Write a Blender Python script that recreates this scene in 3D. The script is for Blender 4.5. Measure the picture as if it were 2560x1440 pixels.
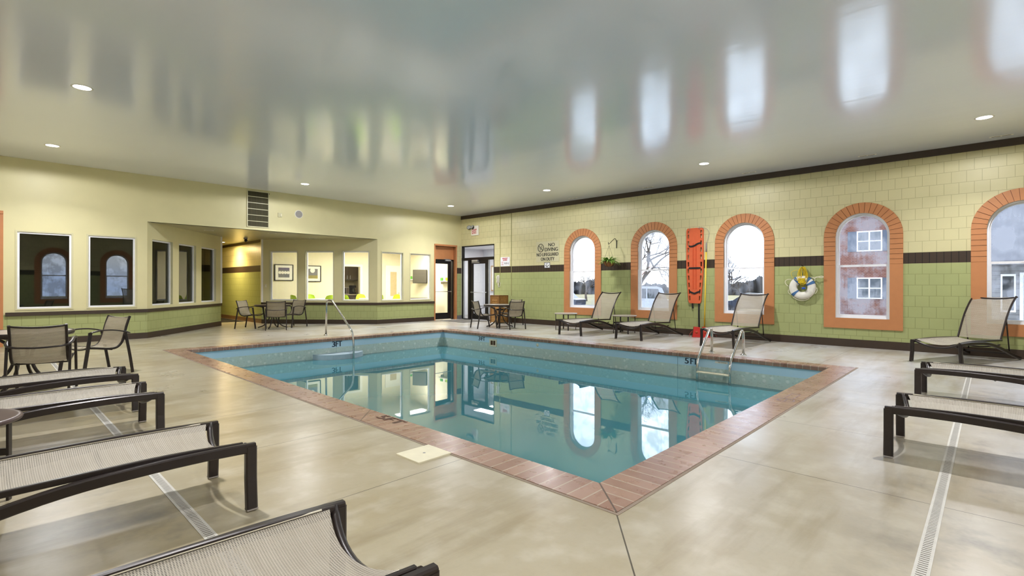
import bpy, bmesh, math, random
from math import sin, cos, pi, radians, atan2, hypot, sqrt
from mathutils import Vector, Matrix
random.seed(7)
for o in list(bpy.data.objects): bpy.data.objects.remove(o)
SC = bpy.context.scene
COL = SC.collection

# ------------------------------------------------------------------ camera
CAMZ = 1.25
F_PX = 1260.72
YAW = radians(43.542)
cam_d = bpy.data.cameras.new('camera'); cam = bpy.data.objects.new('camera', cam_d); COL.objects.link(cam)
cam_d.sensor_width = 36; cam_d.lens = F_PX/2560*36
cam_d.shift_y = -(713.5-720)/2560*-1
cam_d.clip_start = .05; cam_d.clip_end = 400
cam.location = (0, 0, CAMZ)
cam.rotation_mode = 'QUATERNION'
cam.rotation_quaternion = (Matrix.Rotation(YAW-pi/2, 3, 'Z') @ Matrix.Rotation(pi/2, 3, 'X') @ Matrix.Rotation(radians(0.10448), 3, 'Z')).to_quaternion()
SC.camera = cam
SC.view_settings.view_transform = 'Standard'; SC.view_settings.look = 'None'
SC.view_settings.gamma = 1; SC.view_settings.use_curve_mapping = False
SC.view_settings.exposure = 0.82
SC.cycles.use_denoising = True
SC.cycles.max_bounces = 10; SC.cycles.diffuse_bounces = 6; SC.cycles.glossy_bounces = 5
SC.cycles.transparent_max_bounces = 24; SC.cycles.transmission_bounces = 6
SC.cycles.sample_clamp_indirect = 6; SC.cycles.caustics_reflective = False; SC.cycles.caustics_refractive = False

def lin(c):
    return tuple((v/255/12.92 if v/255 <= .04045 else ((v/255+.055)/1.055)**2.4) for v in c)
def rgba(c): return (*lin(c), 1)

# ------------------------------------------------------------------ world: overcast winter sky
W = bpy.data.worlds.new('sky'); SC.world = W; W.use_nodes = True
nt = W.node_tree; nt.nodes.clear()
n_out = nt.nodes.new('ShaderNodeOutputWorld'); n_bg = nt.nodes.new('ShaderNodeBackground')
n_tc = nt.nodes.new('ShaderNodeTexCoord'); n_mp = nt.nodes.new('ShaderNodeMapping'); n_no = nt.nodes.new('ShaderNodeTexNoise')
n_cr = nt.nodes.new('ShaderNodeValToRGB')
n_mp.inputs['Scale'].default_value = (1.2, 1.2, 4.5)
n_no.inputs['Scale'].default_value = 2.2; n_no.inputs['Detail'].default_value = 5
n_cr.color_ramp.elements[0].position = .38; n_cr.color_ramp.elements[0].color = (.42, .54, .80, 1)
n_cr.color_ramp.elements[1].position = .62; n_cr.color_ramp.elements[1].color = (.66, .71, .78, 1)
nt.links.new(n_tc.outputs['Generated'], n_mp.inputs[0]); nt.links.new(n_mp.outputs[0], n_no.inputs['Vector'])
nt.links.new(n_no.outputs['Fac'], n_cr.inputs[0]); nt.links.new(n_cr.outputs[0], n_bg.inputs[0])
n_bg.inputs[1].default_value = 4.2
nt.links.new(n_bg.outputs[0], n_out.inputs[0])

# room dimensions
DX = 12.3125      # window wall
LY = 14.3075      # far drywall wall
CH = 3.816        # ceiling
BX, BY = -2.6, -2.4
S_SOF = 2.727
WIN_Y = [8.82, 6.515, 4.21, 1.905, -0.40]
LAMP_POWER = 46
LAMPS = [(.90, 8.58), (.90, 12.57), (5.66, 12.64), (10.46, 12.68), (10.5, 8.69), (10.46, 4.38), (10.5, .08), (.90, 4.4), (.90, .1), (5.66, .08)]
def area(name, loc, rot, size, power, col=(1, 1, 1), shape='RECTANGLE', size_y=None, spread=180, portal=False):
    d = bpy.data.lights.new(name, 'AREA'); d.shape = shape; d.size = size
    if size_y: d.size_y = size_y
    d.energy = power; d.color = col; d.spread = radians(spread)
    if portal: d.cycles.is_portal = True
    o = bpy.data.objects.new(name, d); o.location = loc; o.rotation_euler = rot; COL.objects.link(o)
    return o
for wy in WIN_Y:      # portals: guide the sky light through the windows
    area('window_portal', (DX+.25, wy, 1.66), (0, radians(90), 0), 2.2, 1, size_y=.95, portal=True)
for wx in (2.3, 4.6, 6.9, 9.2):
    area('window_portal', (wx, BY-.25, 1.66), (radians(90), 0, 0), .95, 1, size_y=2.2, portal=True)

# ------------------------------------------------------------------ helpers
def tag(o, label=None, cat=None, group=None, kind=None):
    if label: o['label'] = label
    if cat: o['category'] = cat
    if group: o['group'] = group
    if kind: o['kind'] = kind
    return o
def empty(name, loc=(0, 0, 0), rz=0, label=None, cat=None, group=None, kind=None):
    o = bpy.data.objects.new(name, None); o.location = loc; o.rotation_euler = (0, 0, rz)
    o.empty_display_size = .1; COL.objects.link(o)
    return tag(o, label, cat, group, kind)
def catmull(pts, n=6):
    P = [Vector(p) for p in pts]; out = []
    for i in range(len(P)-1):
        p0 = P[i-1] if i else P[0]*2-P[1]; p1 = P[i]; p2 = P[i+1]; p3 = P[i+2] if i+2 < len(P) else P[-1]*2-P[-2]
        for k in range(n):
            t = k/n
            out.append(.5*((2*p1)+(p2-p0)*t+(2*p0-5*p1+4*p2-p3)*t*t+(3*p1-p0-3*p2+p3)*t**3))
    out.append(P[-1]); return out
def fillet(pts, r=.03, n=5):
    P = [Vector(p) for p in pts]; out = [P[0]]
    for i in range(1, len(P)-1):
        a = (P[i-1]-P[i]); b = (P[i+1]-P[i]); d = min(r, a.length*.45, b.length*.45)
        A = P[i]+a.normalized()*d; B = P[i]+b.normalized()*d
        for k in range(n+1):
            t = k/n; out.append((1-t)**2*A+2*t*(1-t)*P[i]+t*t*B)
    out.append(P[-1]); return out
class MB:
    def __init__(s): s.v = []; s.f = []; s.m = []; s.sm = []
    def add(s, vs, fs, mi=0, smooth=False):
        o = len(s.v); s.v += [tuple(v) for v in vs]
        for f in fs: s.f.append([i+o for i in f]); s.m.append(mi); s.sm.append(smooth)
        return s
    def box(s, x0, x1, y0, y1, z0, z1, mi=0, M=None, b=0):
        if b:
            bm = bmesh.new(); bmesh.ops.create_cube(bm, size=1)
            for v in bm.verts: v.co = Vector(((x0+x1)/2+v.co.x*(x1-x0), (y0+y1)/2+v.co.y*(y1-y0), (z0+z1)/2+v.co.z*(z1-z0)))
            bmesh.ops.bevel(bm, geom=list(bm.edges), offset=b, segments=2, affect='EDGES', profile=.5)
            bm.verts.index_update()
            vs = [v.co.copy() for v in bm.verts]; fs = [[v.index for v in f.verts] for f in bm.faces]; bm.free()
        else:
            vs = [Vector(p) for p in ((x0, y0, z0), (x1, y0, z0), (x1, y1, z0), (x0, y1, z0), (x0, y0, z1), (x1, y0, z1), (x1, y1, z1), (x0, y1, z1))]
            fs = [(0, 3, 2, 1), (4, 5, 6, 7), (0, 1, 5, 4), (1, 2, 6, 5), (2, 3, 7, 6), (3, 0, 4, 7)]
        if M is not None: vs = [M @ v for v in vs]
        return s.add(vs, fs, mi)
    def sweep(s, pts, prof, side=None, closed=False, caps=True, mi=0, smooth=True, scale=None):
        P = [Vector(p) for p in pts]; n = len(P); k = len(prof); vs = []; prev = None
        for i, p in enumerate(P):
            if closed: t = (P[(i+1) % n]-P[i-1])
            else: t = P[min(i+1, n-1)]-P[max(i-1, 0)]
            t.normalize()
            if side is not None: h = Vector(side)
            elif prev is not None: h = prev
            else: h = Vector((0, 0, 1)) if abs(t.z) < .9 else Vector((1, 0, 0))
            a = h-t*h.dot(t)
            if a.length < 1e-5: a = t.orthogonal()
            a.normalize(); prev = a; b = t.cross(a)
            sc = scale[i] if scale else 1
            # mitre widening at corners
            if 0 < i < n-1 or closed:
                e1 = (P[i]-P[i-1]).normalized(); e2 = (P[(i+1) % n]-P[i]).normalized(); c = max(.5, sqrt(max(0, (1+e1.dot(e2))/2)))
                bend = (e2-e1)
            for (u, w) in prof:
                off = a*u+b*w
                if (0 < i < n-1 or closed) and bend.length > 1e-4:
                    bn = bend.normalized(); off = off+bn*(off.dot(bn))*(1/c-1)
                vs.append(p+off*sc)
        fs = []
        for i in range(n if closed else n-1):
            for j in range(k):
                a0 = i*k+j; a1 = i*k+(j+1) % k; b0 = ((i+1) % n)*k+j; b1 = ((i+1) % n)*k+(j+1) % k
                fs.append((a0, a1, b1, b0))
        s.add(vs, fs, mi, smooth)
        if caps and not closed:
            o = len(s.v)-len(vs)
            s.f.append([o+j for j in range(k)][::-1]); s.m.append(mi); s.sm.append(False)
            s.f.append([o+(n-1)*k+j for j in range(k)]); s.m.append(mi); s.sm.append(False)
        return s
    def tube(s, pts, r, n=10, **kw):
        return s.sweep(pts, [(r*cos(2*pi*i/n), r*sin(2*pi*i/n)) for i in range(n)], **kw)
    def bar(s, pts, w, h, side, **kw):      # w along side, h along the other
        kw.setdefault('smooth', False)
        c = min(w, h)*.18
        pr = [(w/2, -h/2+c), (w/2, h/2-c), (w/2-c, h/2), (-w/2+c, h/2), (-w/2, h/2-c), (-w/2, -h/2+c), (-w/2+c, -h/2), (w/2-c, -h/2)]
        return s.sweep(pts, pr, side=side, **kw)
    def lathe(s, prof, n=32, c=(0, 0, 0), mi=0, M=None):
        vs = []; fs = []; k = len(prof)
        for i in range(n):
            a = 2*pi*i/n
            for (r, z) in prof:
                v = Vector((c[0]+r*cos(a), c[1]+r*sin(a), c[2]+z)); vs.append(M @ v if M is not None else v)
        for i in range(n):
            for j in range(k-1):
                a0 = i*k+j; b0 = ((i+1) % n)*k+j
                fs.append((a0, b0, b0+1, a0+1))
        return s.add(vs, fs, mi, True)
    def prism(s, poly, z0, z1, mi=0, M=None):       # poly in xy
        n = len(poly)
        vs = [Vector((x, y, z0)) for x, y in poly]+[Vector((x, y, z1)) for x, y in poly]
        if M is not None: vs = [M @ v for v in vs]
        fs = [list(range(n))[::-1], list(range(n, 2*n))]+[(i, (i+1) % n, n+(i+1) % n, n+i) for i in range(n)]
        return s.add(vs, fs, mi)
    def grid(s, fn, nu, nv, mi=0, th=0, smooth=True):   # surface fn(u,v) -> Vector ; optional thickness along -normal
        vs = [fn(i/nu, j/nv) for i in range(nu+1) for j in range(nv+1)]
        fs = [(i*(nv+1)+j, (i+1)*(nv+1)+j, (i+1)*(nv+1)+j+1, i*(nv+1)+j+1) for i in range(nu) for j in range(nv)]
        return s.add(vs, fs, mi, smooth)
    def build(s, name, mat, parent=None, label=None):
        me = bpy.data.meshes.new(name); me.from_pydata(s.v, [], s.f)
        mats = mat if isinstance(mat, (list, tuple)) else [mat]
        for m in mats: me.materials.append(m)
        for p, mi, sm in zip(me.polygons, s.m, s.sm): p.material_index = mi; p.use_smooth = sm
        bm = bmesh.new(); bm.from_mesh(me); bmesh.ops.recalc_face_normals(bm, faces=bm.faces); bm.to_mesh(me); bm.free()
        me.update()
        o = bpy.data.objects.new(name, me); COL.objects.link(o)
        if parent is not None: o.parent = parent
        if label: o['label'] = label
        return o
def copy_tree(o, parent=None):
    c = o.copy(); COL.objects.link(c); c.parent = parent
    for ch in list(o.children): copy_tree(ch, c)
    return c
def text_mesh(txt, width=None, height=.1, depth=.002, squeeze=None):
    cu = bpy.data.curves.new('t', 'FONT'); cu.body = txt; cu.extrude = depth/2; cu.align_x = 'CENTER'; cu.resolution_u = 3
    o = bpy.data.objects.new('t', cu); COL.objects.link(o)
    dg = bpy.context.evaluated_depsgraph_get(); me = bpy.data.meshes.new_from_object(o.evaluated_get(dg))
    xs = [v.co.x for v in me.vertices]; ys = [v.co.y for v in me.vertices]
    cx = (min(xs)+max(xs))/2; y0 = min(ys); sw = max(xs)-min(xs); sh = max(ys)-y0
    vs = [Vector(((v.co.x-cx)*(width/sw if width else height/sh), (v.co.y-y0)*height/sh, v.co.z)) for v in me.vertices]
    fs = [list(p.vertices) for p in me.polygons]
    bpy.data.objects.remove(o); bpy.data.curves.remove(cu); bpy.data.meshes.remove(me)
    return vs, fs
def add_text(mb, txt, M, width=None, height=.1, depth=.002, mi=0, bold=0):
    vs, fs = text_mesh(txt, width, height, depth)
    mb.add([M @ v for v in vs], fs, mi)
    if bold:
        mb.add([M @ (v+Vector((bold, 0, .0004))) for v in vs], fs, mi); mb.add([M @ (v+Vector((-bold, 0, .0002))) for v in vs], fs, mi)
def frameM(o, x, y, z):     # matrix from basis
    m = Matrix((tuple(x)+(0,), tuple(y)+(0,), tuple(z)+(0,), (0, 0, 0, 1))).transposed(); m.translation = Vector(o); return m
def WR(y, z, off=0):        # basis on the window wall: text x -> -Y, y -> +Z, normal -> -X
    return frameM((DX-off, y, z), (0, -1, 0), (0, 0, 1), (-1, 0, 0))

# ------------------------------------------------------------------ materials
class NT:
    def __init__(s, name):
        s.m = bpy.data.materials.new(name); s.m.use_nodes = True; s.t = s.m.node_tree; s.t.nodes.clear()
        s.out = s.t.nodes.new('ShaderNodeOutputMaterial')
    def n(s, typ, **kw):
        nd = s.t.nodes.new('ShaderNode'+typ)
        for k, v in kw.items():
            if k.startswith('i_'): nd.inputs[int(k[2:])].default_value = v
            else: setattr(nd, k, v)
        return nd
    def l(s, a, b): s.t.links.new(a, b)
    def math(s, op, a, b=None, clamp=False):
        nd = s.t.nodes.new('ShaderNodeMath'); nd.operation = op; nd.use_clamp = clamp
        for i, v in enumerate((a, b)):
            if v is None: continue
            if isinstance(v, (int, float)): nd.inputs[i].default_value = v
            else: s.l(v, nd.inputs[i])
        return nd.outputs[0]
    def mix(s, f, a, b):
        nd = s.t.nodes.new('ShaderNodeMix'); nd.data_type = 'RGBA'
        for i, v in ((0, f), (6, a), (7, b)):
            if isinstance(v, (int, float)): nd.inputs[i].default_value = v
            elif isinstance(v, tuple): nd.inputs[i].default_value = v if len(v) == 4 else (*v, 1)
            else: s.l(v, nd.inputs[i])
        return nd.outputs[2]
    def noise(s, vec, scale, detail=4, rough=.5):
        nd = s.n('TexNoise'); nd.inputs['Scale'].default_value = scale; nd.inputs['Detail'].default_value = detail; nd.inputs['Roughness'].default_value = rough
        s.l(vec, nd.inputs['Vector']); return nd.outputs['Fac']
    def ramp(s, f, p0, p1, c0=(0, 0, 0, 1), c1=(1, 1, 1, 1)):
        nd = s.n('ValToRGB'); e = nd.color_ramp.elements; e[0].position = p0; e[1].position = p1; e[0].color = c0; e[1].color = c1
        s.l(f, nd.inputs[0]); return nd.outputs[0]
    def principled(s, col, rough=.5, metal=0, spec=.5, bump=None, bstr=.3, bdist=.01, coat=0, coat_r=.1, trans=None):
        p = s.n('BsdfPrincipled')
        for k, v in (('Base Color', col), ('Roughness', rough), ('Metallic', metal), ('Specular IOR Level', spec), ('Coat Weight', coat), ('Coat Roughness', coat_r)):
            if isinstance(v, (int, float)): p.inputs[k].default_value = v
            elif isinstance(v, tuple): p.inputs[k].default_value = v if len(v) == 4 else (*v, 1)
            else: s.l(v, p.inputs[k])
        if bump is not None:
            b = s.n('Bump'); b.inputs['Strength'].default_value = bstr; b.inputs['Distance'].default_value = bdist
            s.l(bump, b.inputs['Height']); s.l(b.outputs[0], p.inputs['Normal'])
        s.p = p; return p.outputs[0]
    def done(s, sh): s.l(sh, s.out.inputs[0]); return s.m
def mat(name, c, rough=.5, metal=0, spec=.5, var=.06, nscale=12, bump=0, coat=0):
    t = NT(name); tc = t.n('TexCoord').outputs['Object']; f = t.noise(tc, nscale, 3)
    c = lin(c); d = tuple(v*(1-var*2) for v in c); e = tuple(min(1, v*(1+var*2)) for v in c)
    col = t.mix(f, d, e)
    return t.done(t.principled(col, rough, metal, spec, bump=f if bump else None, bstr=bump, bdist=.005, coat=coat))
def emis(name, c, s):
    t = NT(name); e = t.n('Emission'); e.inputs[0].default_value = (*c, 1); e.inputs[1].default_value = s; return t.done(e.outputs[0])

def grid_lines(t, u, v, su, sv, wdt, stagger=.5):
    """0..1 mask of joint lines, u along, v up"""
    vv = t.math('DIVIDE', v, sv); row = t.math('FLOOR', vv); fv = t.math('FRACT', vv)
    od = t.math('MODULO', t.math('ABSOLUTE', row), 2.0)
    uu = t.math('FRACT', t.math('ADD', t.math('DIVIDE', u, su), t.math('MULTIPLY', od, stagger)))
    lu = t.math('MAXIMUM', t.math('LESS_THAN', uu, wdt/su), 0.0)
    lv = t.math('LESS_THAN', fv, wdt/sv)
    return t.math('MAXIMUM', lu, lv), lu, row, t.math('FLOOR', t.math('ADD', t.math('DIVIDE', u, su), t.math('MULTIPLY', od, stagger)))
CREAM = (206, 198, 153); GREEN = (164, 170, 115); BROWN = (62, 49, 38)
def block_wall(name, plain_above=None, cream=CREAM, green=GREEN):
    t = NT(name); sep = t.n('SeparateXYZ'); t.l(t.n('TexCoord').outputs['Object'], sep.inputs[0])
    x, z = sep.outputs[0], sep.outputs[2]; vec = t.n('TexCoord').outputs['Object']
    zz = t.math('ADD', z, 20*.208-1.684 if plain_above is None else 20*.208-.606)
    xx = t.math('ADD', x, 40.0)
    ln, lu, _, _ = grid_lines(t, xx, zz, .208, .208, .009)
    ns = t.noise(vec, 3.0, 3); nf = t.noise(vec, 60, 3)
    g = lin(green); c = lin(cream)
    gcol = t.mix(ns, tuple(v*.92 for v in g), tuple(v*1.08 for v in g)); ccol = t.mix(ns, tuple(v*.95 for v in c), tuple(v*1.05 for v in c))
    if plain_above is None:
        up = t.math('GREATER_THAN', z, 1.892); st = t.math('MULTIPLY', t.math('GREATER_THAN', z, 1.684), t.math('LESS_THAN', z, 1.892))
        col = t.mix(up, gcol, ccol)
        sx = t.math('LESS_THAN', t.math('FRACT', t.math('DIVIDE', xx, .104)), .1)
        col = t.mix(t.math('MULTIPLY', ln, .42), col, t.mix(up, lin((96, 102, 52)), lin((130, 122, 78))))
        bcol = t.mix(sx, lin(BROWN), lin((26, 20, 15)))
        col = t.mix(st, col, bcol)
        h = t.math('SUBTRACT', 1.0, t.math('MAXIMUM', t.math('MULTIPLY', ln, t.math('SUBTRACT', 1.0, st)), t.math('MULTIPLY', sx, st)))
    else:
        up = t.math('GREATER_THAN', z, plain_above)
        lnn = t.math('MULTIPLY', ln, t.math('SUBTRACT', 1.0, up))
        col = t.mix(up, gcol, ccol); col = t.mix(t.math('MULTIPLY', lnn, .45), col, lin((98, 104, 52)))
        h = t.math('SUBTRACT', 1.0, lnn)
    hh = t.math('ADD', h, t.math('MULTIPLY', nf, .06))
    return t.done(t.principled(col, .42, spec=.35, bump=hh, bstr=.35, bdist=.006))
M_block = block_wall('painted_block_wall')
M_dry = block_wall('drywall_over_block', .64, cream=(216, 208, 162))

# ceiling: glossy painted, slightly wavy panels
t = NT('glossy_ceiling'); tc = t.n('TexCoord').outputs['Object']; mp = t.n('Mapping'); mp.inputs['Scale'].default_value = (1.6, .22, 1); mp.inputs['Rotation'].default_value = (0, 0, radians(0)); t.l(tc, mp.inputs[0])
n1 = t.noise(mp.outputs[0], 1.4, 4, .55); n2 = t.noise(tc, 9, 3)
col = t.mix(t.noise(tc, .7, 2), lin((230, 236, 248)), lin((236, 242, 252)))
M_ceil = t.done(t.principled(col, .5, spec=.3, bump=t.math('ADD', n1, t.math('MULTIPLY', n2, .03)), bstr=.06, bdist=.05, coat=1.0, coat_r=.14))
t.l(t.p.inputs['Normal'].links[0].from_socket, t.p.inputs['Coat Normal']); t.p.inputs['Coat IOR'].default_value = 1.75

# concrete deck
t = NT('sealed_concrete'); tc = t.n('TexCoord').outputs['Object']; sep = t.n('SeparateXYZ'); t.l(tc, sep.inputs[0]); X, Y = sep.outputs[0], sep.outputs[1]
n1 = t.noise(tc, .9, 5, .6); n2 = t.noise(tc, 5, 3, .5); n3 = t.noise(tc, 38, 4, .6)
mp = t.n('Mapping'); mp.inputs['Scale'].default_value = (.35, 2.2, 1); mp.inputs['Rotation'].default_value = (0, 0, .5); t.l(tc, mp.inputs[0]); n4 = t.noise(mp.outputs[0], 1.6, 5, .6)
warm = t.math('MULTIPLY', t.math('SUBTRACT', 8.5, X), .14, True)
base = t.mix(warm, lin((184, 182, 180)), lin((170, 159, 133)))  # greyer toward the window wall: daylight put into the deck colour
col = t.mix(t.math('MULTIPLY', t.ramp(n1, .42, .68), .6), base, lin((142, 124, 84)))
col = t.mix(t.math('MULTIPLY', t.ramp(n2, .50, .72), .32), col, lin((206, 200, 184)))
col = t.mix(t.math('MULTIPLY', t.ramp(n4, .50, .72), .7), col, lin((130, 114, 82)))
col = t.mix(t.math('MULTIPLY', t.ramp(n3, .5, .8), .10), col, lin((120, 110, 92)))
# dark wear beside the channel drains
dd = t.math('MINIMUM', t.math('ABSOLUTE', t.math('SUBTRACT', X, .62)), t.math('ABSOLUTE', t.math('SUBTRACT', Y, .05)))
wear = t.math('MULTIPLY', t.math('SUBTRACT', 1.0, t.math('MULTIPLY', dd, 1.6), True), t.ramp(t.noise(tc, 1.7, 5, .65), .5, .68))
col = t.mix(t.math('MULTIPLY', wear, .75), col, lin((92, 88, 86)))
# slab joints: across the left strip (lines of constant Y), across the near strip (constant X)
def jl(v, pos, w=.006): return t.math('LESS_THAN', t.math('ABSOLUTE', t.math('SUBTRACT', v, pos)), w/2)
jm = None
inL = t.math('LESS_THAN', X, 2.41); inN = t.math('MULTIPLY', t.math('LESS_THAN', Y, 1.49), t.math('GREATER_THAN', X, 2.40))
for p in (2.76, 4.07, 5.30, 6.55, 7.8, 9.1, 10.4):
    a = t.math('MULTIPLY', jl(Y, p), inL); jm = a if jm is None else t.math('MAXIMUM', jm, a)
for p in (3.75, 5.12, 6.49, 7.88, 9.2, 10.5):
    jm = t.math('MAXIMUM', jm, t.math('MULTIPLY', jl(X, p), inN))
inR = t.math('GREATER_THAN', X, 9.22)
for p in (2.0, 4.0, 6.0, 8.0, 10.0):
    jm = t.math('MAXIMUM', jm, t.math('MULTIPLY', jl(Y, p), inR))
# diagonal control joint off the pool corner, running (0.773,0.634)
dg = t.math('ABSOLUTE', t.math('SUBTRACT', t.math('SUBTRACT', Y, 1.491), t.math('MULTIPLY', t.math('SUBTRACT', X, 2.404), .819)))
dgm = t.math('MULTIPLY', t.math('LESS_THAN', dg, .005), t.math('LESS_THAN', X, 2.41))
dgm = t.math('MULTIPLY', dgm, t.math('GREATER_THAN', X, .8))
jm = t.math('MAXIMUM', jm, dgm)
col = t.mix(t.math('MULTIPLY', jm, .85), col, lin((52, 44, 32)))
rg = t.math('ADD', .22, t.math('MULTIPLY', n1, .16))
M_conc = t.done(t.principled(col, rg, spec=.62, bump=t.math('SUBTRACT', t.math('MULTIPLY', n3, .3), jm), bstr=.25, bdist=.004))

def coping_mat(name, axis):
    t = NT(name); tc = t.n('TexCoord').outputs['Object']; sep = t.n('SeparateXYZ'); t.l(tc, sep.inputs[0])
    u = t.math('ADD', sep.outputs[axis], 10.0); q = t.math('DIVIDE', u, .1085); fr = t.math('FRACT', q)
    ln = t.math('LESS_THAN', fr, .085)
    idx = t.math('FLOOR', q); wn = t.n('TexWhiteNoise'); wn.noise_dimensions = '1D'; t.l(idx, wn.inputs['W'])
    n = t.noise(tc, 9, 3, .5)
    col = t.mix(wn.outputs['Value'], lin((134, 98, 80)), lin((158, 124, 104)))
    col = t.mix(t.math('MULTIPLY', t.ramp(n, .30, .9), .45), col, lin((164, 138, 122)))
    col = t.mix(ln, col, lin((176, 160, 140)))
    mit = None
    for cx_, cy_, sg in ((2.405, 1.49, 1), (9.22, 1.49, -1), (9.22, 11.46, 1), (2.405, 11.46, -1)):
        dxy = t.math('ABSOLUTE', t.math('SUBTRACT', t.math('MULTIPLY', t.math('SUBTRACT', sep.outputs[0], cx_), sg*1.065), t.math('SUBTRACT', sep.outputs[1], cy_)))
        q_ = t.math('LESS_THAN', dxy, .008); mit = q_ if mit is None else t.math('MAXIMUM', mit, q_)
    top_ = t.math('GREATER_THAN', sep.outputs[2], -.005)
    col = t.mix(t.math('MULTIPLY', mit, top_), col, lin((96, 78, 66)))
    return t.done(t.principled(col, t.math('ADD', .20, t.math('MULTIPLY', n, .18)), spec=.65, bump=t.math('SUBTRACT', 1.0, ln), bstr=.35, bdist=.004))
M_copX = coping_mat('brick_coping_along_x', 0); M_copY = coping_mat('brick_coping_along_y', 1)

# pool liner: plain blue top band then pebble-print band
t = NT('pool_liner'); tc = t.n('TexCoord').outputs['Object']; sep = t.n('SeparateXYZ'); t.l(tc, sep.inputs[0])
vo = t.n('TexVoronoi'); vo.inputs['Scale'].default_value = 9; vo.inputs['Randomness'].default_value = 1; t.l(tc, vo.inputs['Vector'])
peb = t.math('SUBTRACT', 1.0, t.ramp(vo.outputs['Distance'], .12, .34))
vo2 = t.n('TexVoronoi'); vo2.inputs['Scale'].default_value = 21; t.l(tc, vo2.inputs['Vector'])
peb2 = t.math('SUBTRACT', 1.0, t.ramp(vo2.outputs['Distance'], .15, .4))
zlow = t.math('LESS_THAN', sep.outputs[2], -.215)
band = t.mix(t.noise(tc, 3, 4), lin((190, 214, 212)), lin((200, 212, 196)))
band = t.mix(t.math('MULTIPLY', peb, .6), band, lin((240, 246, 240)))
band = t.mix(t.math('MULTIPLY', peb2, .34), band, lin((160, 178, 168)))
col = t.mix(zlow, lin((190, 220, 236)), band)
M_liner = t.done(t.principled(col, .32, spec=.5, bump=t.math('MULTIPLY', t.math('ADD', peb, t.math('MULTIPLY', peb2, .4)), zlow), bstr=.35, bdist=.008))
M_step = mat('white_pool_step', (176, 194, 204), .4)

# water: mirror-like over milky teal
t = NT('pool_water'); tc = t.n('TexCoord').outputs['Object']
mp = t.n('Mapping'); mp.inputs['Scale'].default_value = (1, 1, 1); t.l(tc, mp.inputs[0]); nn = t.noise(mp.outputs[0], 1.1, 2)
bp = t.n('Bump'); bp.inputs['Strength'].default_value = .03; bp.inputs['Distance'].default_value = .02; t.l(nn, bp.inputs['Height'])
fr = t.n('Fresnel'); fr.inputs[0].default_value = 1.62; t.l(bp.outputs[0], fr.inputs['Normal'])
gl = t.n('BsdfGlossy'); gl.inputs['Roughness'].default_value = .012; gl.inputs[0].default_value = (.95, .98, 1, 1); t.l(bp.outputs[0], gl.inputs['Normal'])
df = t.n('BsdfDiffuse'); df.inputs[0].default_value = (*lin((74, 138, 148)), 1)
tr = t.n('BsdfTransparent'); tr.inputs[0].default_value = (.62, .86, .86, 1)
m1 = t.n('MixShader'); m1.inputs[0].default_value = .08; t.l(df.outputs[0], m1.inputs[1]); t.l(tr.outputs[0], m1.inputs[2])
m2 = t.n('MixShader'); t.l(fr.outputs[0], m2.inputs[0]); t.l(m1.outputs[0], m2.inputs[1]); t.l(gl.outputs[0], m2.inputs[2])
M_water = t.done(m2.outputs[0])

def glass(name, fog=0, tint=(.96, .98, .97), ior=1.52, seed=0.0):
    t = NT(name); fr = t.n('Fresnel'); fr.inputs[0].default_value = ior
    tr = t.n('BsdfTransparent'); tr.inputs[0].default_value = (*tint, 1)
    gl = t.n('BsdfGlossy'); gl.inputs['Roughness'].default_value = 0.0
    base = tr.outputs[0]
    if fog:
        tc = t.n('TexCoord').outputs['Object']; mp = t.n('Mapping'); mp.inputs['Location'].default_value = (seed, seed*1.7, seed*.6); t.l(tc, mp.inputs[0])
        n = t.noise(mp.outputs[0], 2.6, 5, .55)
        mp2 = t.n('Mapping'); mp2.inputs['Scale'].default_value = (1, 1, .12); t.l(mp.outputs[0], mp2.inputs[0]); n2 = t.noise(mp2.outputs[0], 30, 3)
        msk = t.math('MULTIPLY', t.ramp(t.math('ADD', n, t.math('MULTIPLY', n2, .18)), .60-.12*fog, .70-.06*fog), min(.55, .5*fog))
        a = t.n('BsdfDiffuse'); a.inputs[0].default_value = (.40, .41, .43, 1)
        b = t.n('BsdfTranslucent'); b.inputs[0].default_value = (.30, .31, .33, 1)
        mm = t.n('MixShader'); mm.inputs[0].default_value = .65; t.l(a.outputs[0], mm.inputs[1]); t.l(b.outputs[0], mm.inputs[2])
        m0 = t.n('MixShader'); t.l(msk, m0.inputs[0]); t.l(tr.outputs[0], m0.inputs[1]); t.l(mm.outputs[0], m0.inputs[2]); base = m0.outputs[0]
    m = t.n('MixShader'); t.l(fr.outputs[0], m.inputs[0]); t.l(base, m.inputs[1]); t.l(gl.outputs[0], m.inputs[2])
    return t.done(m.outputs[0])
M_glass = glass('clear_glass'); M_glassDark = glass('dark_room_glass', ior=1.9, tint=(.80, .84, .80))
M_gfog = [glass('fogged_glass_%s' % 'abcde'[i], fog=f, seed=i*3.7+1) for i, f in enumerate((.5, 1.0, .55, 1.0, 1.35))]

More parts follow.
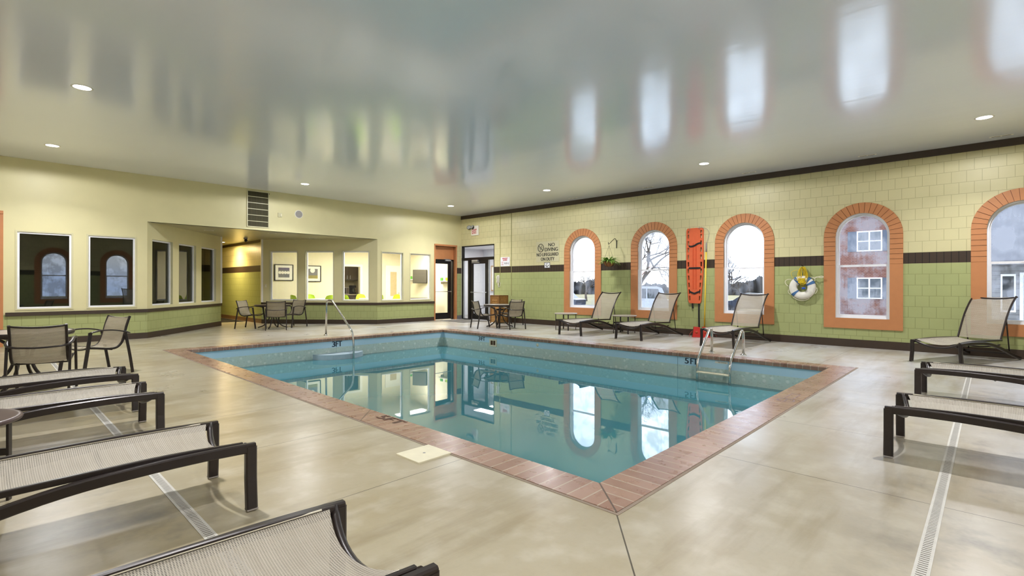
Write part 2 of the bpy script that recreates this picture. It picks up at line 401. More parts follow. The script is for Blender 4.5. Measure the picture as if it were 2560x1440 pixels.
# woven sling fabric
def sling_mat(name, c0, c1, pitch=.0085, alpha=.1, axis=(0, 1)):
    t = NT(name); tc = t.n('TexCoord').outputs['Object']; sep = t.n('SeparateXYZ'); t.l(tc, sep.inputs[0])
    u = sep.outputs[axis[0]]; v = sep.outputs[axis[1]]
    a = t.math('FRACT', t.math('DIVIDE', t.math('ADD', u, 10.0), pitch)); b = t.math('FRACT', t.math('DIVIDE', t.math('ADD', v, 10.0), pitch*.8))
    ra = t.math('FLOOR', t.math('DIVIDE', t.math('ADD', u, 10.0), pitch))
    b2 = t.math('FRACT', t.math('ADD', b, t.math('MULTIPLY', t.math('MODULO', ra, 2.0), .5)))
    hole = t.math('MULTIPLY', t.math('GREATER_THAN', a, .42), t.math('GREATER_THAN', b2, .55))
    mp = t.n('Mapping'); mp.inputs['Scale'].default_value = (40, 1.5, 1.5) if axis[0] == 0 else (1.5, 1.5, 40); t.l(tc, mp.inputs[0]); st = t.noise(mp.outputs[0], 2.2, 3)
    blot = t.noise(tc, 5, 3)
    col = t.mix(st, lin(c0), lin(c1)); col = t.mix(t.math('MULTIPLY', blot, .25), col, lin((226, 220, 208)))
    col = t.mix(t.math('MULTIPLY', hole, .72), col, lin((70, 62, 52)))
    sh = t.principled(col, .6, spec=.3)
    tl = t.n('BsdfTranslucent'); t.l(col, tl.inputs[0])
    mx = t.n('MixShader'); mx.inputs[0].default_value = .22; t.l(sh, mx.inputs[1]); t.l(tl.outputs[0], mx.inputs[2])
    tr = t.n('BsdfTransparent'); m2 = t.n('MixShader')
    t.l(t.math('MULTIPLY', hole, alpha*4), m2.inputs[0]); t.l(mx.outputs[0], m2.inputs[1]); t.l(tr.outputs[0], m2.inputs[2])
    return t.done(m2.outputs[0])
M_sling = sling_mat('woven_sling_seat', (158, 148, 130), (196, 188, 174), axis=(0, 1))
M_slingB = sling_mat('woven_sling_back', (150, 138, 116), (186, 174, 152), alpha=.2, axis=(2, 1))
M_slingC = sling_mat('woven_sling_chair', (140, 128, 104), (176, 163, 136), alpha=.08, axis=(2, 0))
M_frame = mat('dark_bronze_metal', (48, 40, 37), .32, .25, .5, .1, 30)
M_chip = mat('chipped_paint', (160, 152, 146), .5)
M_cord = mat('sling_edge_cord', (214, 206, 186), .7)
M_tabletop = mat('mottled_table_top', (160, 150, 138), .28, 0, .5, .2, 60)
M_brtop = mat('brown_table_top', (82, 66, 62), .35, .2, .5, .1, 30)
M_steel = mat('polished_steel', (205, 203, 198), .16, 1, .5, .03)
M_alum = mat('brushed_aluminium', (200, 202, 205), .35, .7)
M_white = mat('white_vinyl', (236, 236, 240), .4, 0, .5, .02)
M_whitep = mat('white_paint', (232, 228, 216), .45, 0, .4, .02)
M_brown = mat('brown_trim_paint', BROWN, .4, 0, .45, .06)
M_orange = mat('orange_brick_paint', (190, 128, 82), .45, 0, .4, .05, 8)
M_orangeg = mat('orange_joint', (122, 66, 34), .6)
M_black = mat('black_metal', (28, 24, 24), .35, .3)
M_rubber = mat('black_rubber', (30, 29, 31), .8, 0, .2, .15, 60)
M_greyp = mat('grey_plastic', (150, 146, 142), .5)
M_ivory = mat('ivory_plastic', (222, 214, 186), .45)
M_text = mat('black_lettering', (26, 24, 22), .5)
M_navy = mat('navy_lettering', (18, 30, 52), .5)
M_red = mat('red_plastic', (196, 44, 34), .45)
M_redt = mat('red_lettering', (190, 50, 50), .5)
M_borange = mat('orange_plastic', (214, 98, 56), .4, 0, .5, .05)
M_boranged = mat('dark_orange_plastic', (176, 62, 30), .5)
M_strap = mat('black_webbing', (22, 20, 20), .8)
M_yellow = mat('yellow_fibreglass', (226, 196, 60), .45)
M_rope = mat('yellow_rope', (220, 190, 30), .7, var=.15, nscale=60)
M_wrope = mat('white_rope', (226, 220, 196), .7)
M_buoy = mat('white_ring_foam', (226, 222, 210), .6)
M_blue = mat('blue_band', (62, 104, 152), .6)
M_signbg = mat('sign_board', (202, 196, 160), .45, var=.02)
M_drain = mat('drain_grate', (196, 192, 182), .5)
M_slot = mat('drain_slot', (112, 106, 96), .8)
M_lampE = emis('lamp_glow', (1, .97, .9), 7)
M_lampoff = mat('lamp_lens_off', (150, 146, 124), .4)
t = NT('door_mat'); tc = t.n('TexCoord').outputs['Object']; n = t.noise(tc, 90, 3)
M_mat = t.done(t.principled(t.mix(n, lin((70, 68, 66)), lin((124, 120, 114))), .9, spec=.1, bump=n, bstr=.5))

# ------------------------------------------------------------------ structure
def S(o, kind='structure'): o['kind'] = kind; return o

# deck with the pool opening and the channel-drain strip laid flush
PX0, PX1, PY0, PY1 = 2.696, 8.93, 1.80, 11.16       # inside of coping
CX0, CX1, CY0, CY1 = 2.405, 9.22, 1.49, 11.46       # outside of coping
WZ = -.445
fl = MB()
FX0, FX1, FY0, FY1 = BX, DX+.3, BY, 24.2
top = [(FX0, FY0), (FX1, FY0), (FX1, CY0), (FX0, CY0)]
def quad(mb, x0, x1, y0, y1, z=0): mb.add([(x0, y0, z), (x1, y0, z), (x1, y1, z), (x0, y1, z)], [(0, 1, 2, 3)])
quad(fl, FX0, FX1, FY0, CY0); quad(fl, FX0, CX0, CY0, CY1); quad(fl, CX1, FX1, CY0, CY1); quad(fl, FX0, FX1, CY1, FY1)
S(fl.build('floor', M_conc))
# coping ring, mitred
cp = MB()
o4 = [(CX0, CY0), (CX1, CY0), (CX1, CY1), (CX0, CY1)]; i4 = [(PX0, PY0), (PX1, PY0), (PX1, PY1), (PX0, PY1)]
r_ = .012
m4 = [(PX0-r_, PY0-r_), (PX1+r_, PY0-r_), (PX1+r_, PY1+r_), (PX0-r_, PY1+r_)]
zt = .006
rings = [(o4, -.02), (o4, zt), (m4, zt), (i4, zt-.012), (i4, -.062), ([(PX0-.03, PY0-.03), (PX1+.03, PY0-.03), (PX1+.03, PY1+.03), (PX0-.03, PY1+.03)], -.068)]
vs = []; fs = []
for ring, z in rings: vs += [(x, y, z) for x, y in ring]
for k in range(len(rings)-1):
    for j in range(4):
        fs.append((k*4+j, k*4+(j+1) % 4, (k+1)*4+(j+1) % 4, (k+1)*4+j))
cp.add(vs, fs)
for k in range(len(cp.m)): cp.m[k] = k % 2
S(cp.build('trim_1', [M_copX, M_copY]))
# thin grey grout margin round the coping
gm = MB()
for a, b, c, d in ((CX0-.022, CX1+.022, CY0-.022, CY0), (CX0-.022, CX1+.022, CY1, CY1+.022), (CX0-.022, CX0, CY0, CY1), (CX1, CX1+.022, CY0, CY1)):
    gm.box(a, b, c, d, -.01, .0025)
S(gm.build('trim_2', mat('grout_margin', (140, 124, 108), .8)))
# pool shell
ps = MB(); PD = -1.5
lx0, lx1, ly0, ly1 = PX0-.03, PX1+.03, PY0-.03, PY1+.03
ps.add([(lx0, ly0, -.068), (lx1, ly0, -.068), (lx1, ly1, -.068), (lx0, ly1, -.068), (lx0, ly0, PD), (lx1, ly0, PD), (lx1, ly1, PD), (lx0, ly1, PD)],
       [(0, 1, 5, 4), (1, 2, 6, 5), (2, 3, 7, 6), (3, 0, 4, 7), (4, 5, 6, 7)])
pool = S(ps.build('wall_pool', M_liner))
wt = MB(); quad(wt, lx0, lx1, ly0, ly1, WZ)
tag(wt.build('pool_water', M_water), 'still teal pool water mirroring the windows', 'water', kind='stuff')

# ceiling
ce = MB()
ce.add([(FX0, FY0, CH), (FX1, FY0, CH), (FX1, LY+.2, CH), (FX0, LY+.2, CH)], [(0, 3, 2, 1)])
S(ce.build('ceiling', M_ceil))

def wall(name, ox, oy, deg, L, H, ops, m, z0=0, reveal=.18, mrev=None):
    """local x along, y into the wall. ops: dict x0,x1,z0,z1,[arch]"""
    mb = MB(); xs = [0]
    N = 24
    ops = sorted(ops, key=lambda o: o[0])
    def q(x0, x1, za, zb):
        if x1-x0 > 1e-4 and zb-za > 1e-4: mb.add([(x0, 0, za), (x1, 0, za), (x1, 0, zb), (x0, 0, zb)], [(0, 1, 2, 3)])
    cur = 0
    for (a, b, za, zb, arch) in ops:
        q(cur, a, z0, H); q(a, b, z0, za)
        if not arch:
            q(a, b, zb, H)
            path = [(a, za), (a, zb), (b, zb), (b, za)]
        else:
            r = (b-a)/2; zs = zb-r; cx = (a+b)/2
            pts = [(cx-r*cos(pi*i/N), zs+r*sin(pi*i/N)) for i in range(N+1)]
            for i in range(N):
                (x1, y1), (x2, y2) = pts[i], pts[i+1]
                mb.add([(x1, 0, y1), (x2, 0, y2), (x2, 0, H), (x1, 0, H)], [(0, 1, 2, 3)])
            path = [(a, za)]+pts+[(b, za)]
        n = len(path); rv = [(x, 0, z) for x, z in path]+[(x, reveal, z) for x, z in path]
        rf = [(i, i+1, n+i+1, n+i) for i in range(n-1)]
        if za > 0.01: rf.append((n-1, 0, n, 2*n-1))
        mb.add(rv, rf, 1)
        cur = b
    q(cur, L, z0, H)
    o = mb.build(name, [m, mrev or m]); o.location = (ox, oy, 0); o.rotation_euler = (0, 0, radians(deg))
    return S(o)
M_rev = mat('reveal_paint', (200, 196, 160), .5)
M_wrev = mat('white_reveal', (226, 222, 214), .45, var=.02)
# window wall (local x = LY - Y)
ops = [(LY-14.30, LY-12.55, 0, 2.70, False)]+[(LY-(y+.457), LY-(y-.457), .59, 2.73, True) for y in WIN_Y]
wall('wall_right', DX, LY, -90, LY-BY, CH, ops, M_block, reveal=.16, mrev=M_wrev)
# drywall wall (local x = X - BX)
lo = [(-.78, .25, 0, 2.66, False), (.50, 1.33, .755, 2.325, False), (1.61, 2.44, .755, 2.325, False), (2.67, 8.77, 0, S_SOF, False),
      (8.94, 9.74, .76, 2.325, False), (10.04, 10.88, .76, 2.325, False), (11.10, 12.04, 0, 2.66, False)]
wall('wall_left', BX, LY, 0, DX-BX, CH, [(a-BX, b-BX, c, d, e) for a, b, c, d, e in lo], M_dry, reveal=.12, mrev=M_rev)
# near wall behind the viewer, with arched windows like the window wall
wall('wall_back', DX, BY, 180, DX-BX, CH, sorted([(DX-(x+.457), DX-(x-.457), .59, 2.73, True) for x in (2.3, 4.6, 6.9, 9.2)]), M_block, reveal=.16, mrev=M_wrev)
M_sidew = mat('pale_bounce_drywall', (226, 224, 214), .5, var=.02)  # unseen side wall, made pale to bounce more light into the room
wall('wall_side', BX, BY, 90, LY-BY, CH, [], M_sidew)
# alcove bay walls
A1, B1 = (2.67, LY), (5.073, 17.155); A2, B2 = (6.273, 17.181), (8.77, LY)
d1 = math.degrees(atan2(B1[1]-A1[1], B1[0]-A1[0])); L1 = hypot(B1[0]-A1[0], B1[1]-A1[1])
d2 = math.degrees(atan2(B2[1]-A2[1], B2[0]-A2[0])); L2 = hypot(B2[0]-A2[0], B2[1]-A2[1])
BW1 = [(.20, 1.07), (1.36, 2.23), (2.53, 3.40)]; BW2 = [(.28, 1.18), (1.46, 2.37), (2.67, 3.53)]
wall('wall_bay_left', A1[0], A1[1], d1, L1, S_SOF, [(a, b, .755, 2.33, False) for a, b in BW1], M_dry, reveal=.12, mrev=M_rev)
wall('wall_bay_right', A2[0], A2[1], d2, L2, S_SOF, [(a, b, .755, 2.34, False) for a, b in BW2], M_dry, reveal=.12, mrev=M_rev)
# corridor
wall('wall_corridor_right', 6.30, 24, -90, 24-17.18, S_SOF, [], M_block)
wall('wall_corridor_left', 5.073, 17.155, 90, 24-17.155, S_SOF, [], M_block)
wall('wall_corridor_end', 5.0, 24, 0, 1.4, S_SOF, [], M_block)
# alcove soffit
M_sof = mat('soffit_paint', (176, 170, 138), .3, 0, .5, .03)
sf = MB(); sf.add([(2.67, LY, S_SOF), (8.77, LY, S_SOF), (6.273, 17.181, S_SOF), (6.3, 24, S_SOF), (5.073, 24, S_SOF), (5.073, 17.155, S_SOF)], [(0, 5, 2, 1), (5, 4, 3, 2)])
S(sf.build('ceiling_soffit', M_sof))
# block pier between the two doors
pr = MB(); pr.box(12.10, DX, LY-.012, LY, 0, 2.70)
o = pr.build('wall_pier', M_block); S(o)

# trims: crown, base, sills
def strip(name, path, depth, z0, z1, m, side=1):
    """horizontal board running along a polyline on the floor plan; depth to the right of travel if side=1"""
    mb = MB(); P = [Vector((x, y)) for x, y in path]; n = len(P); off = []
    for i in range(n):
        d0 = (P[i]-P[i-1]).normalized() if i else (P[1]-P[0]).normalized()
        d1_ = (P[i+1]-P[i]).normalized() if i < n-1 else d0
        n0 = Vector((d0.y, -d0.x))*side; n1_ = Vector((d1_.y, -d1_.x))*side
        b = (n0+n1_).normalized(); off.append(P[i]+b*depth/max(.3, b.dot(n0)))
    vs = []
    for i in range(n): vs += [(*P[i], z0), (*off[i], z0), (*off[i], z1), (*P[i], z1)]
    fs = [(0, 1, 2, 3), ((n-1)*4+3, (n-1)*4+2, (n-1)*4+1, (n-1)*4)]
    for i in range(n-1):
        for j in range(4): fs.append((i*4+j, i*4+(j+1) % 4, (i+1)*4+(j+1) % 4, (i+1)*4+j))
    mb.add(vs, fs); return S(mb.build(name, m))
strip('trim_3', [(DX, LY), (DX, BY)], .03, 3.688, CH, M_brown)
strip('trim_4', [(6.30, 23.9), (6.30, 17.2)], .03, 2.645, S_SOF, M_brown)
strip('baseboard_right', [(DX, 12.53), (DX, BY)], .014, 0, .158, M_brown)
strip('baseboard_back', [(DX, BY), (BX, BY)], .014, 0, .158, M_brown)
strip('baseboard_left', [(.36, LY), A1, B1], .014, 0, .135, M_brown)
strip('baseboard_bay', [A2, B2, (11.04, LY)], .014, 0, .135, M_brown)
strip('baseboard_corridor', [(6.30, 23.9), (6.30, 17.2)], .014, 0, .135, mat('corridor_base', (112, 84, 60), .5))
strip('baseboard_pier', [(12.10, LY-.012), (DX, LY-.012)], .012, 0, .14, mat('grey_base', (104, 102, 104), .5))
strip('trim_5', [(.33, LY), A1, B1], .035, .61, .685, M_brown)
strip('trim_6', [A2, B2, (11.05, LY)], .035, .61, .685, M_brown)
# white corner bead at the bay ends
cb = MB(); cb.box(5.05, 5.10, 17.13, 17.18, .69, S_SOF); S(cb.build('trim_7', M_whitep))
cb = MB(); cb.box(6.24, 6.30, 17.13, 17.19, .69, S_SOF); S(cb.build('trim_8', M_whitep))

# ------------------------------------------------------------------ arched windows
def ring_path(hw, zb, zs, n=24):
    pts = [(-hw, zb), (-hw, zs)]+[(-hw*cos(pi*i/n), zs+hw*sin(pi*i/n)) for i in range(1, n)]+[(hw, zs), (hw, zb)]
    return pts
def arched_window(idx, pos, deg, fogm, detail=True):
    root = empty('window_%d' % idx, (pos[0], pos[1], 0), radians(deg)); root['kind'] = 'structure'
    # local: x along wall (left to right seen from inside), y into the wall
    RO, RI, ZS, ZB, ZO = .667, .457, 2.275, .59, .38
    # brick surround with incised joints
    mb = MB(); st = []
    zc = 1.684
    def stn(kind, p): st.append((kind, p))
    seq = []   # (s position function) stations as pairs outer, inner
    hts = [zc+(ZS-zc)*i/6 for i in range(7)]
    for z in hts[:-1]: seq.append(((-RO, z), (-RI, z)))
    nA = 19
    for i in range(nA+1):
        a = pi-pi*i/nA; seq.append(((RO*cos(a), ZS+RO*sin(a)), (RI*cos(a), ZS+RI*sin(a))))
    for z in hts[::-1][1:]: seq.append(((RO, z), (RI, z)))
    g = .0035; F, G = -.022, -.012
    secs = []
    for i, (o_, i_) in enumerate(seq):
        # tangent
        a = seq[max(0, i-1)]; b = seq[min(len(seq)-1, i+1)]
        mo = Vector(b[0])-Vector(a[0]); mo.normalize(); mi_ = Vector(b[1])-Vector(a[1]); mi_.normalize()
        O = Vector(o_); I = Vector(i_)
        first, last = i == 0, i == len(seq)-1
        A = (O-mo*g, I-mi_*g); B = (O+mo*g, I+mi_*g)
        if not first: secs.append((A, F)); 
        secs.append((A if not first else (O, I), G)); secs.append((B, G))
        if not last: secs.append((B, F))
    vs = []; fs = []; ms = []
    for (O, I), d in secs: vs += [(O.x, 0, O.y), (O.x, d, O.y), (I.x, d, I.y), (I.x, .02, I.y)]
    for i in range(len(secs)-1):
        gr = secs[i][1] == G or secs[i+1][1] == G
        for j in range(3):
            fs.append((i*4+j, i*4+j+1, (i+1)*4+j+1, (i+1)*4+j)); ms.append(1 if gr and j == 1 else 0)
    mb.add(vs, fs)
    mb.m[-len(ms):] = ms
    mb.box(-RO, -RI, F, 0, ZO, zc); mb.box(RI, RO, F, 0, ZO, zc); mb.box(-RI, RI, F, 0, ZO, ZB)
    mb.build('window_surround', [M_orange, M_orangeg], root)
    # white frame: outer ring following the arch, sash rails
    def ring(mb, hw, w, y0, y1, zb):
        n = 24; out = ring_path(hw, zb, ZS); inn = ring_path(hw-w, zb+w, ZS); k = len(out)
        vs = [(x, y0, z) for x, z in out]+[(x, y0, z) for x, z in inn]+[(x, y1, z) for x, z in out]+[(x, y1, z) for x, z in inn]
        fs = []
        for i in range(k):
            j = (i+1) % k
            fs += [(i, j, k+j, k+i), (k+i, k+j, 3*k+j, 3*k+i), (2*k+i, 3*k+i, 3*k+j, 2*k+j), (i, 2*k+i, 2*k+j, j)]
        mb.add(vs, fs)
    fr = MB(); ring(fr, .455, .030, .055, .15, ZB+.002)
    fr.build('window_frame', M_white, root)
    us = MB(); MR = 1.666
    # upper sash (outer plane) and lower sash (inner plane)
    n = 24; hw = .425; w = .022
    out = [(-hw, MR-.02), (-hw, ZS)]+[(-hw*cos(pi*i/n), ZS+hw*sin(pi*i/n)) for i in range(1, n)]+[(hw, ZS), (hw, MR-.02)]
    inn = [(-hw+w, MR+.022), (-hw+w, ZS)]+[(-(hw-w)*cos(pi*i/n), ZS+(hw-w)*sin(pi*i/n)) for i in range(1, n)]+[(hw-w, ZS), (hw-w, MR+.022)]
    k = len(out); y0, y1 = .105, .135
    vs = [(x, y0, z) for x, z in out]+[(x, y0, z) for x, z in inn]+[(x, y1, z) for x, z in out]+[(x, y1, z) for x, z in inn]
    fs = []
    for i in range(k):
        j = (i+1) % k
        fs += [(i, j, k+j, k+i), (k+i, k+j, 3*k+j, 3*k+i), (2*k+i, 3*k+i, 3*k+j, 2*k+j), (i, 2*k+i, 2*k+j, j)]
    us.add(vs, fs); u = us.build('upper_sash', M_white, root)
    ls = MB(); zb = ZB+.03
    ls.box(-hw, -hw+.03, .072, .104, zb+.04, MR-.02); ls.box(hw-.03, hw, .072, .104, zb+.04, MR-.02)
    ls.box(-hw, hw, .070, .105, MR-.02, MR+.022); ls.box(-hw, hw, .072, .104, zb, zb+.04)
    ls.box(-.03, .03, .062, .074, MR+.0, MR+.018)
    lo_ = ls.build('lower_sash', M_white, root)
    gp = MB(); poly = [(x, z) for x, z in inn]
    gp.add([(x, .119, z) for x, z in poly], [list(range(len(poly)))])
    gp.build('pane', fogm, root)
    gp = MB(); gp.add([(-hw+.03, .088, zb+.04), (hw-.03, .088, zb+.04), (hw-.03, .088, MR-.02), (-hw+.03, .088, MR-.02)], [(0, 1, 2, 3)])
    gp.build('pane', fogm, root)
    return root
for i, y in enumerate(WIN_Y): arched_window(i+1, (DX, y), -90, M_gfog[i])
for i, x in enumerate((2.3, 4.6, 6.9, 9.2)): arched_window(6+i, (x, BY), 180, M_gfog[(i+1) % 3])

# rectangular interior windows
wn = [20]
def rect_window(pos, deg, x0, x1, z0, z1, gm, rec=.05, fw=.034, trim=True):
    root = empty('window_%d' % wn[0], (pos[0], pos[1], 0), radians(deg)); wn[0] += 1; root['kind'] = 'structure'
    fr = MB(); a, b, c, d = x0, x1, z0, z1; y0, y1 = rec, rec+.05
    fr.box(a, a+fw, y0, y1, c, d); fr.box(b-fw, b, y0, y1, c, d); fr.box(a+fw, b-fw, y0, y1, c, c+fw); fr.box(a+fw, b-fw, y0, y1, d-fw, d)
    fr.build('window_frame', M_white, root)
    if trim:
        tr = MB(); w = .03; q = -.010
        tr.box(a-w, a, q, 0, c-w, d+w); tr.box(b, b+w, q, 0, c-w, d+w); tr.box(a, b, q, 0, c-w, c); tr.box(a, b, q, 0, d, d+w)
        tr.build('window_casing', mat_casing, root)
    gp = MB(); gp.add([(a+fw, rec+.03, c+fw), (b-fw, rec+.03, c+fw), (b-fw, rec+.03, d-fw), (a+fw, rec+.03, d-fw)], [(0, 1, 2, 3)])
    gp.build('pane', gm, root)
    return root
mat_casing = mat('casing_paint', (204, 198, 160), .4, var=.02)
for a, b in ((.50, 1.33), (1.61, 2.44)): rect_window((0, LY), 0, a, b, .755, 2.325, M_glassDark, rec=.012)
for a, b in ((8.94, 9.74), (10.04, 10.88)): rect_window((0, LY), 0, a, b, .76, 2.325, M_glass, rec=.05)
for a, b in BW1: rect_window(A1, d1, a, b, .755, 2.33, M_glassDark, rec=.055, trim=False)
for a, b in BW2: rect_window(A2, d2, a, b, .755, 2.34, M_glass, rec=.045, trim=True)

# ------------------------------------------------------------------ doors
def bar_handle(mb, x0, x1, z, y): mb.tube([(x0, y, z), (x1, y, z)], .011, 8)
def interior_door(idx, x0, x1, swing_dark=False):
    """glazed black door deep in an orange-lined recess; local x = X, y into wall"""
    root = empty('door_%d' % idx, (0, LY, 0)); root['kind'] = 'structure'
    f = MB(); w = .05
    f.box(x0-w, x0, -.015, .25, 0, 2.66); f.box(x1, x1+w, -.015, .25, 0, 2.66); f.box(x0-w, x1+w, -.03, .25, 2.66, 2.72)
    f.box(x0, x1, .14, .18, 2.19, 2.66); f.build('door_casing', M_orange, root)
    fr = MB(); fr.box(x0, x0+.02, .12, .22, 0, 2.19); fr.box(x1-.05, x1, .12, .22, 0, 2.19); fr.box(x0, x1, .12, .22, 2.15, 2.19); fr.build('door_frame', M_black, root)
    l = MB(); a, b = x0+.022, x1-.10
    l.box(a, a+.10, .15, .19, .02, 2.15); l.box(b-.13, b, .15, .19, .02, 2.15); l.box(a+.10, b-.13, .15, .19, .02, .25); l.box(a+.10, b-.13, .15, .19, 2.03, 2.15)
    leaf = l.build('door_leaf', M_black, root)
    g = MB(); g.add([(a+.10, .17, .25), (b-.13, .17, .25), (b-.13, .17, 2.03), (a+.10, .17, 2.03)], [(0, 1, 2, 3)]); g.build('pane', M_glassDark if swing_dark else M_glass, leaf)
    h = MB(); bar_handle(h, a+.01, b, 1.02, .125); h.box(a+.01, a+.04, .12, .15, 1.0, 1.04); h.box(b-.04, b-.01, .12, .15, 1.0, 1.04); h.build('push_bar', M_alum, leaf)
    c = MB(); c.box(b-.30, b-.06, .07, .15, 2.13, 2.18, b=.006); c.box(b-.36, b-.1, .09, .11, 2.19, 2.205); c.build('door_closer', M_alum, root)
    return root
interior_door(1, 11.10, 12.04)
interior_door(2, -.78, .25, True)
# storefront entrance in the window wall: local x = 14.30-Y
root = empty('door_3', (DX, 14.30, 0), radians(-90)); root['kind'] = 'structure'
f = MB(); T0, T1, T2_ = 2.19, 2.26, 2.70
f.box(0, .07, .02, .10, 0, 2.70); f.box(1.70, 1.75, .02, .10, 0, 2.70); f.box(0, 1.75, .02, .10, 2.66, 2.70); f.box(0, 1.75, .01, .11, T0-.03, T1)
f.box(.36, .46, .02, .10, 0, T0); f.box(1.36, 1.41, .02, .10, 0, T0); f.box(.07, .36, .02, .10, 0, .03); f.box(1.41, 1.70, .02, .10, 0, .03)
f.build('door_frame', M_black, root)
l = MB(); a, b = .46, 1.36
l.box(a, a+.13, .04, .085, .02, T0-.03); l.box(b-.12, b, .04, .085, .02, T0-.03); l.box(a+.13, b-.12, .04, .085, .02, .23); l.box(a+.13, b-.12, .04, .085, 2.03, T0-.03)
leaf = l.build('door_leaf', M_black, root)
g = MB(); g.add([(a+.13, .06, .23), (b-.12, .06, .23), (b-.12, .06, 2.03), (a+.13, .06, 2.03)], [(0, 1, 2, 3)]); g.build('pane', M_glass, leaf)
h = MB(); bar_handle(h, a+.05, b-.02, 1.0, 0.0); h.box(a+.05, a+.08, 0, .04, .98, 1.02); h.box(b-.06, b-.03, 0, .04, .98, 1.02); h.build('push_bar', M_alum, leaf)
c = MB(); c.box(.62, .92, -.05, .04, 2.10, 2.17, b=.008); c.box(.60, 1.0, -.03, -.01, 2.06, 2.08); c.build('door_closer', M_alum, root)
for x0, x1, z0, z1 in ((.07, .36, .03, T0-.03), (1.41, 1.70, .03, T0-.03), (.07, 1.70, T1, 2.66)):
    g = MB(); g.add([(x0, .06, z0), (x1, .06, z0), (x1, .06, z1), (x0, .06, z1)], [(0, 1, 2, 3)]); g.build('pane', M_glass, root)
for x0 in (.075, .32): g = MB(); g.box(x0, x0+.02, .03, .06, .03, T0-.03); g.build('glazing_bead', M_alum, root)
for x0 in (1.415, 1.67): g = MB(); g.box(x0, x0+.02, .03, .06, .03, T0-.03); g.build('glazing_bead', M_alum, root)

# ------------------------------------------------------------------ rooms beyond
M_roomw = mat('breakroom_wall', (226, 218, 190), .6, var=.02)
M_tile = mat('breakroom_floor', (196, 188, 168), .5)
def wpoly(name, pts, z0, z1, m):
    mb = MB(); n = len(pts)
    for i in range(n-1):
        (a, b), (c, d) = pts[i], pts[i+1]; mb.add([(a, b, z0), (c, d, z0), (c, d, z1), (a, b, z1)], [(0, 1, 2, 3)])
    return S(mb.build(name, m))
# breakroom: corridor side wall, back wall with kitchen opening, right side
BRY = 18.0
wall('wall_breakroom_back', 6.42, BRY, 0, 12.30-6.42, 2.75, [(9.55-6.42, 10.26-6.42, 0, 1.97, False)], M_roomw, reveal=.12)
wpoly('wall_breakroom_side', [(6.42, BRY), (6.42, 17.3)], 0, 2.75, M_roomw)
wpoly('wall_breakroom_right', [(12.29, LY+.02), (12.29, BRY)], 0, 2.75, M_roomw)
cb = MB(); cb.add([(6.3, 17.28, 2.75), (8.92, LY+.02, 2.75), (12.30, LY+.02, 2.75), (12.30, BRY, 2.75), (6.3, BRY, 2.75)], [(0, 1, 2, 3, 4)]); S(cb.build('ceiling_breakroom', M_whitep))
# inner faces of the partition seen as lit room lining are not needed: the partition itself is two-sided
def fixture(x, y, z, sx, sy, p, label, col=(1, .95, .86)):
    r = empty('ceiling_fixture', (x, y, z), 0, label, 'ceiling light')
    m = MB(); m.box(-sx/2, sx/2, -sy/2, sy/2, -.05, 0, b=.01); m.build('housing', M_whitep, r)
    m = MB(); m.box(-sx/2+.02, sx/2-.02, -sy/2+.02, sy/2-.02, -.075, -.05, b=.01); m.build('diffuser', M_lampE, r)
    area('fixture_light', (x, y, z-.09), (0, 0, 0), sx, p*1.7, col, size_y=sy)
fixture(9.0, 15.6, 2.75, 1.2, .3, 40, 'bright wraparound ceiling light nearest the angled breakroom window')
fixture(11.2, 15.9, 2.75, 1.2, .3, 40, 'bright wraparound ceiling light near the breakroom door')
# kitchen nook
M_kit = mat('kitchen_wall', (176, 164, 128), .6); M_cab = mat('grey_brown_cabinet', (96, 84, 70), .5); M_dkit = mat('kitchen_counter', (196, 184, 156), .4)
wpoly('wall_kitchen', [(9.2, BRY+.12), (9.2, 19.6), (10.9, 19.6), (10.9, BRY+.12)], 0, 2.4, M_kit)
cb = MB(); cb.add([(9.2, BRY, 2.4), (10.9, BRY, 2.4), (10.9, 19.6, 2.4), (9.2, 19.6, 2.4)], [(0, 1, 2, 3)]); S(cb.build('ceiling_kitchen', M_kit))
d = bpy.data.lights.new('kitchen_light', 'POINT'); d.energy = 5; d.color = (1, .88, .66); d.shadow_soft_size = .1; o = bpy.data.objects.new('kitchen_light', d); o.location = (10.0, 18.6, 2.2); COL.objects.link(o)
r = empty('wall_cabinet', (10.45, 19.42, 1.45), 0, 'grey-brown wall cabinet over the kitchen counter', 'cabinet')
m = MB(); m.box(-.4, .42, -.15, .15, 0, .75); m.build('body', M_cab, r)
for sx in (-.2, .21):
    m = MB(); m.box(sx-.19, sx+.19, -.17, -.15, .02, .73); dd_ = m.build('door', M_cab, r)
    m = MB(); m.box(sx+(.13 if sx < 0 else -.15), sx+(.15 if sx < 0 else -.13), -.19, -.17, .05, .2); m.build('handle', M_alum, dd_)
r = empty('base_cabinet', (10.3, 19.3, 0), 0, 'dark base cabinet under a pale counter in the kitchen nook', 'cabinet')
m = MB(); m.box(-.6, .58, -.28, .28, .0, .84); m.build('body', M_cab, r)
m = MB(); m.box(-.62, .59, -.31, .29, .84, .88); m.build('worktop', M_dkit, r)
for sx in (-.3, .28):
    m = MB(); m.box(sx-.27, sx+.27, -.30, -.28, .62, .8); dd_ = m.build('drawer', M_cab, r)
    m = MB(); m.box(sx-.06, sx+.06, -.32, -.30, .70, .72); m.build('handle', M_alum, dd_)
    m = MB(); m.box(sx-.27, sx+.27, -.30, -.28, .05, .6); m.build('door', M_cab, r)
r = empty('microwave', (10.15, 19.25, .88), 0, 'small microwave oven on the kitchen counter', 'microwave')
m = MB(); m.box(-.24, .24, -.17, .17, 0, .28, b=.01); m.build('body', M_greyp, r)
m = MB(); m.box(-.22, .08, -.185, -.17, .03, .25); m.build('door', M_black, r)
m = MB(); m.box(.11, .22, -.18, -.17, .03, .25); m.build('control_panel', M_cab, r)
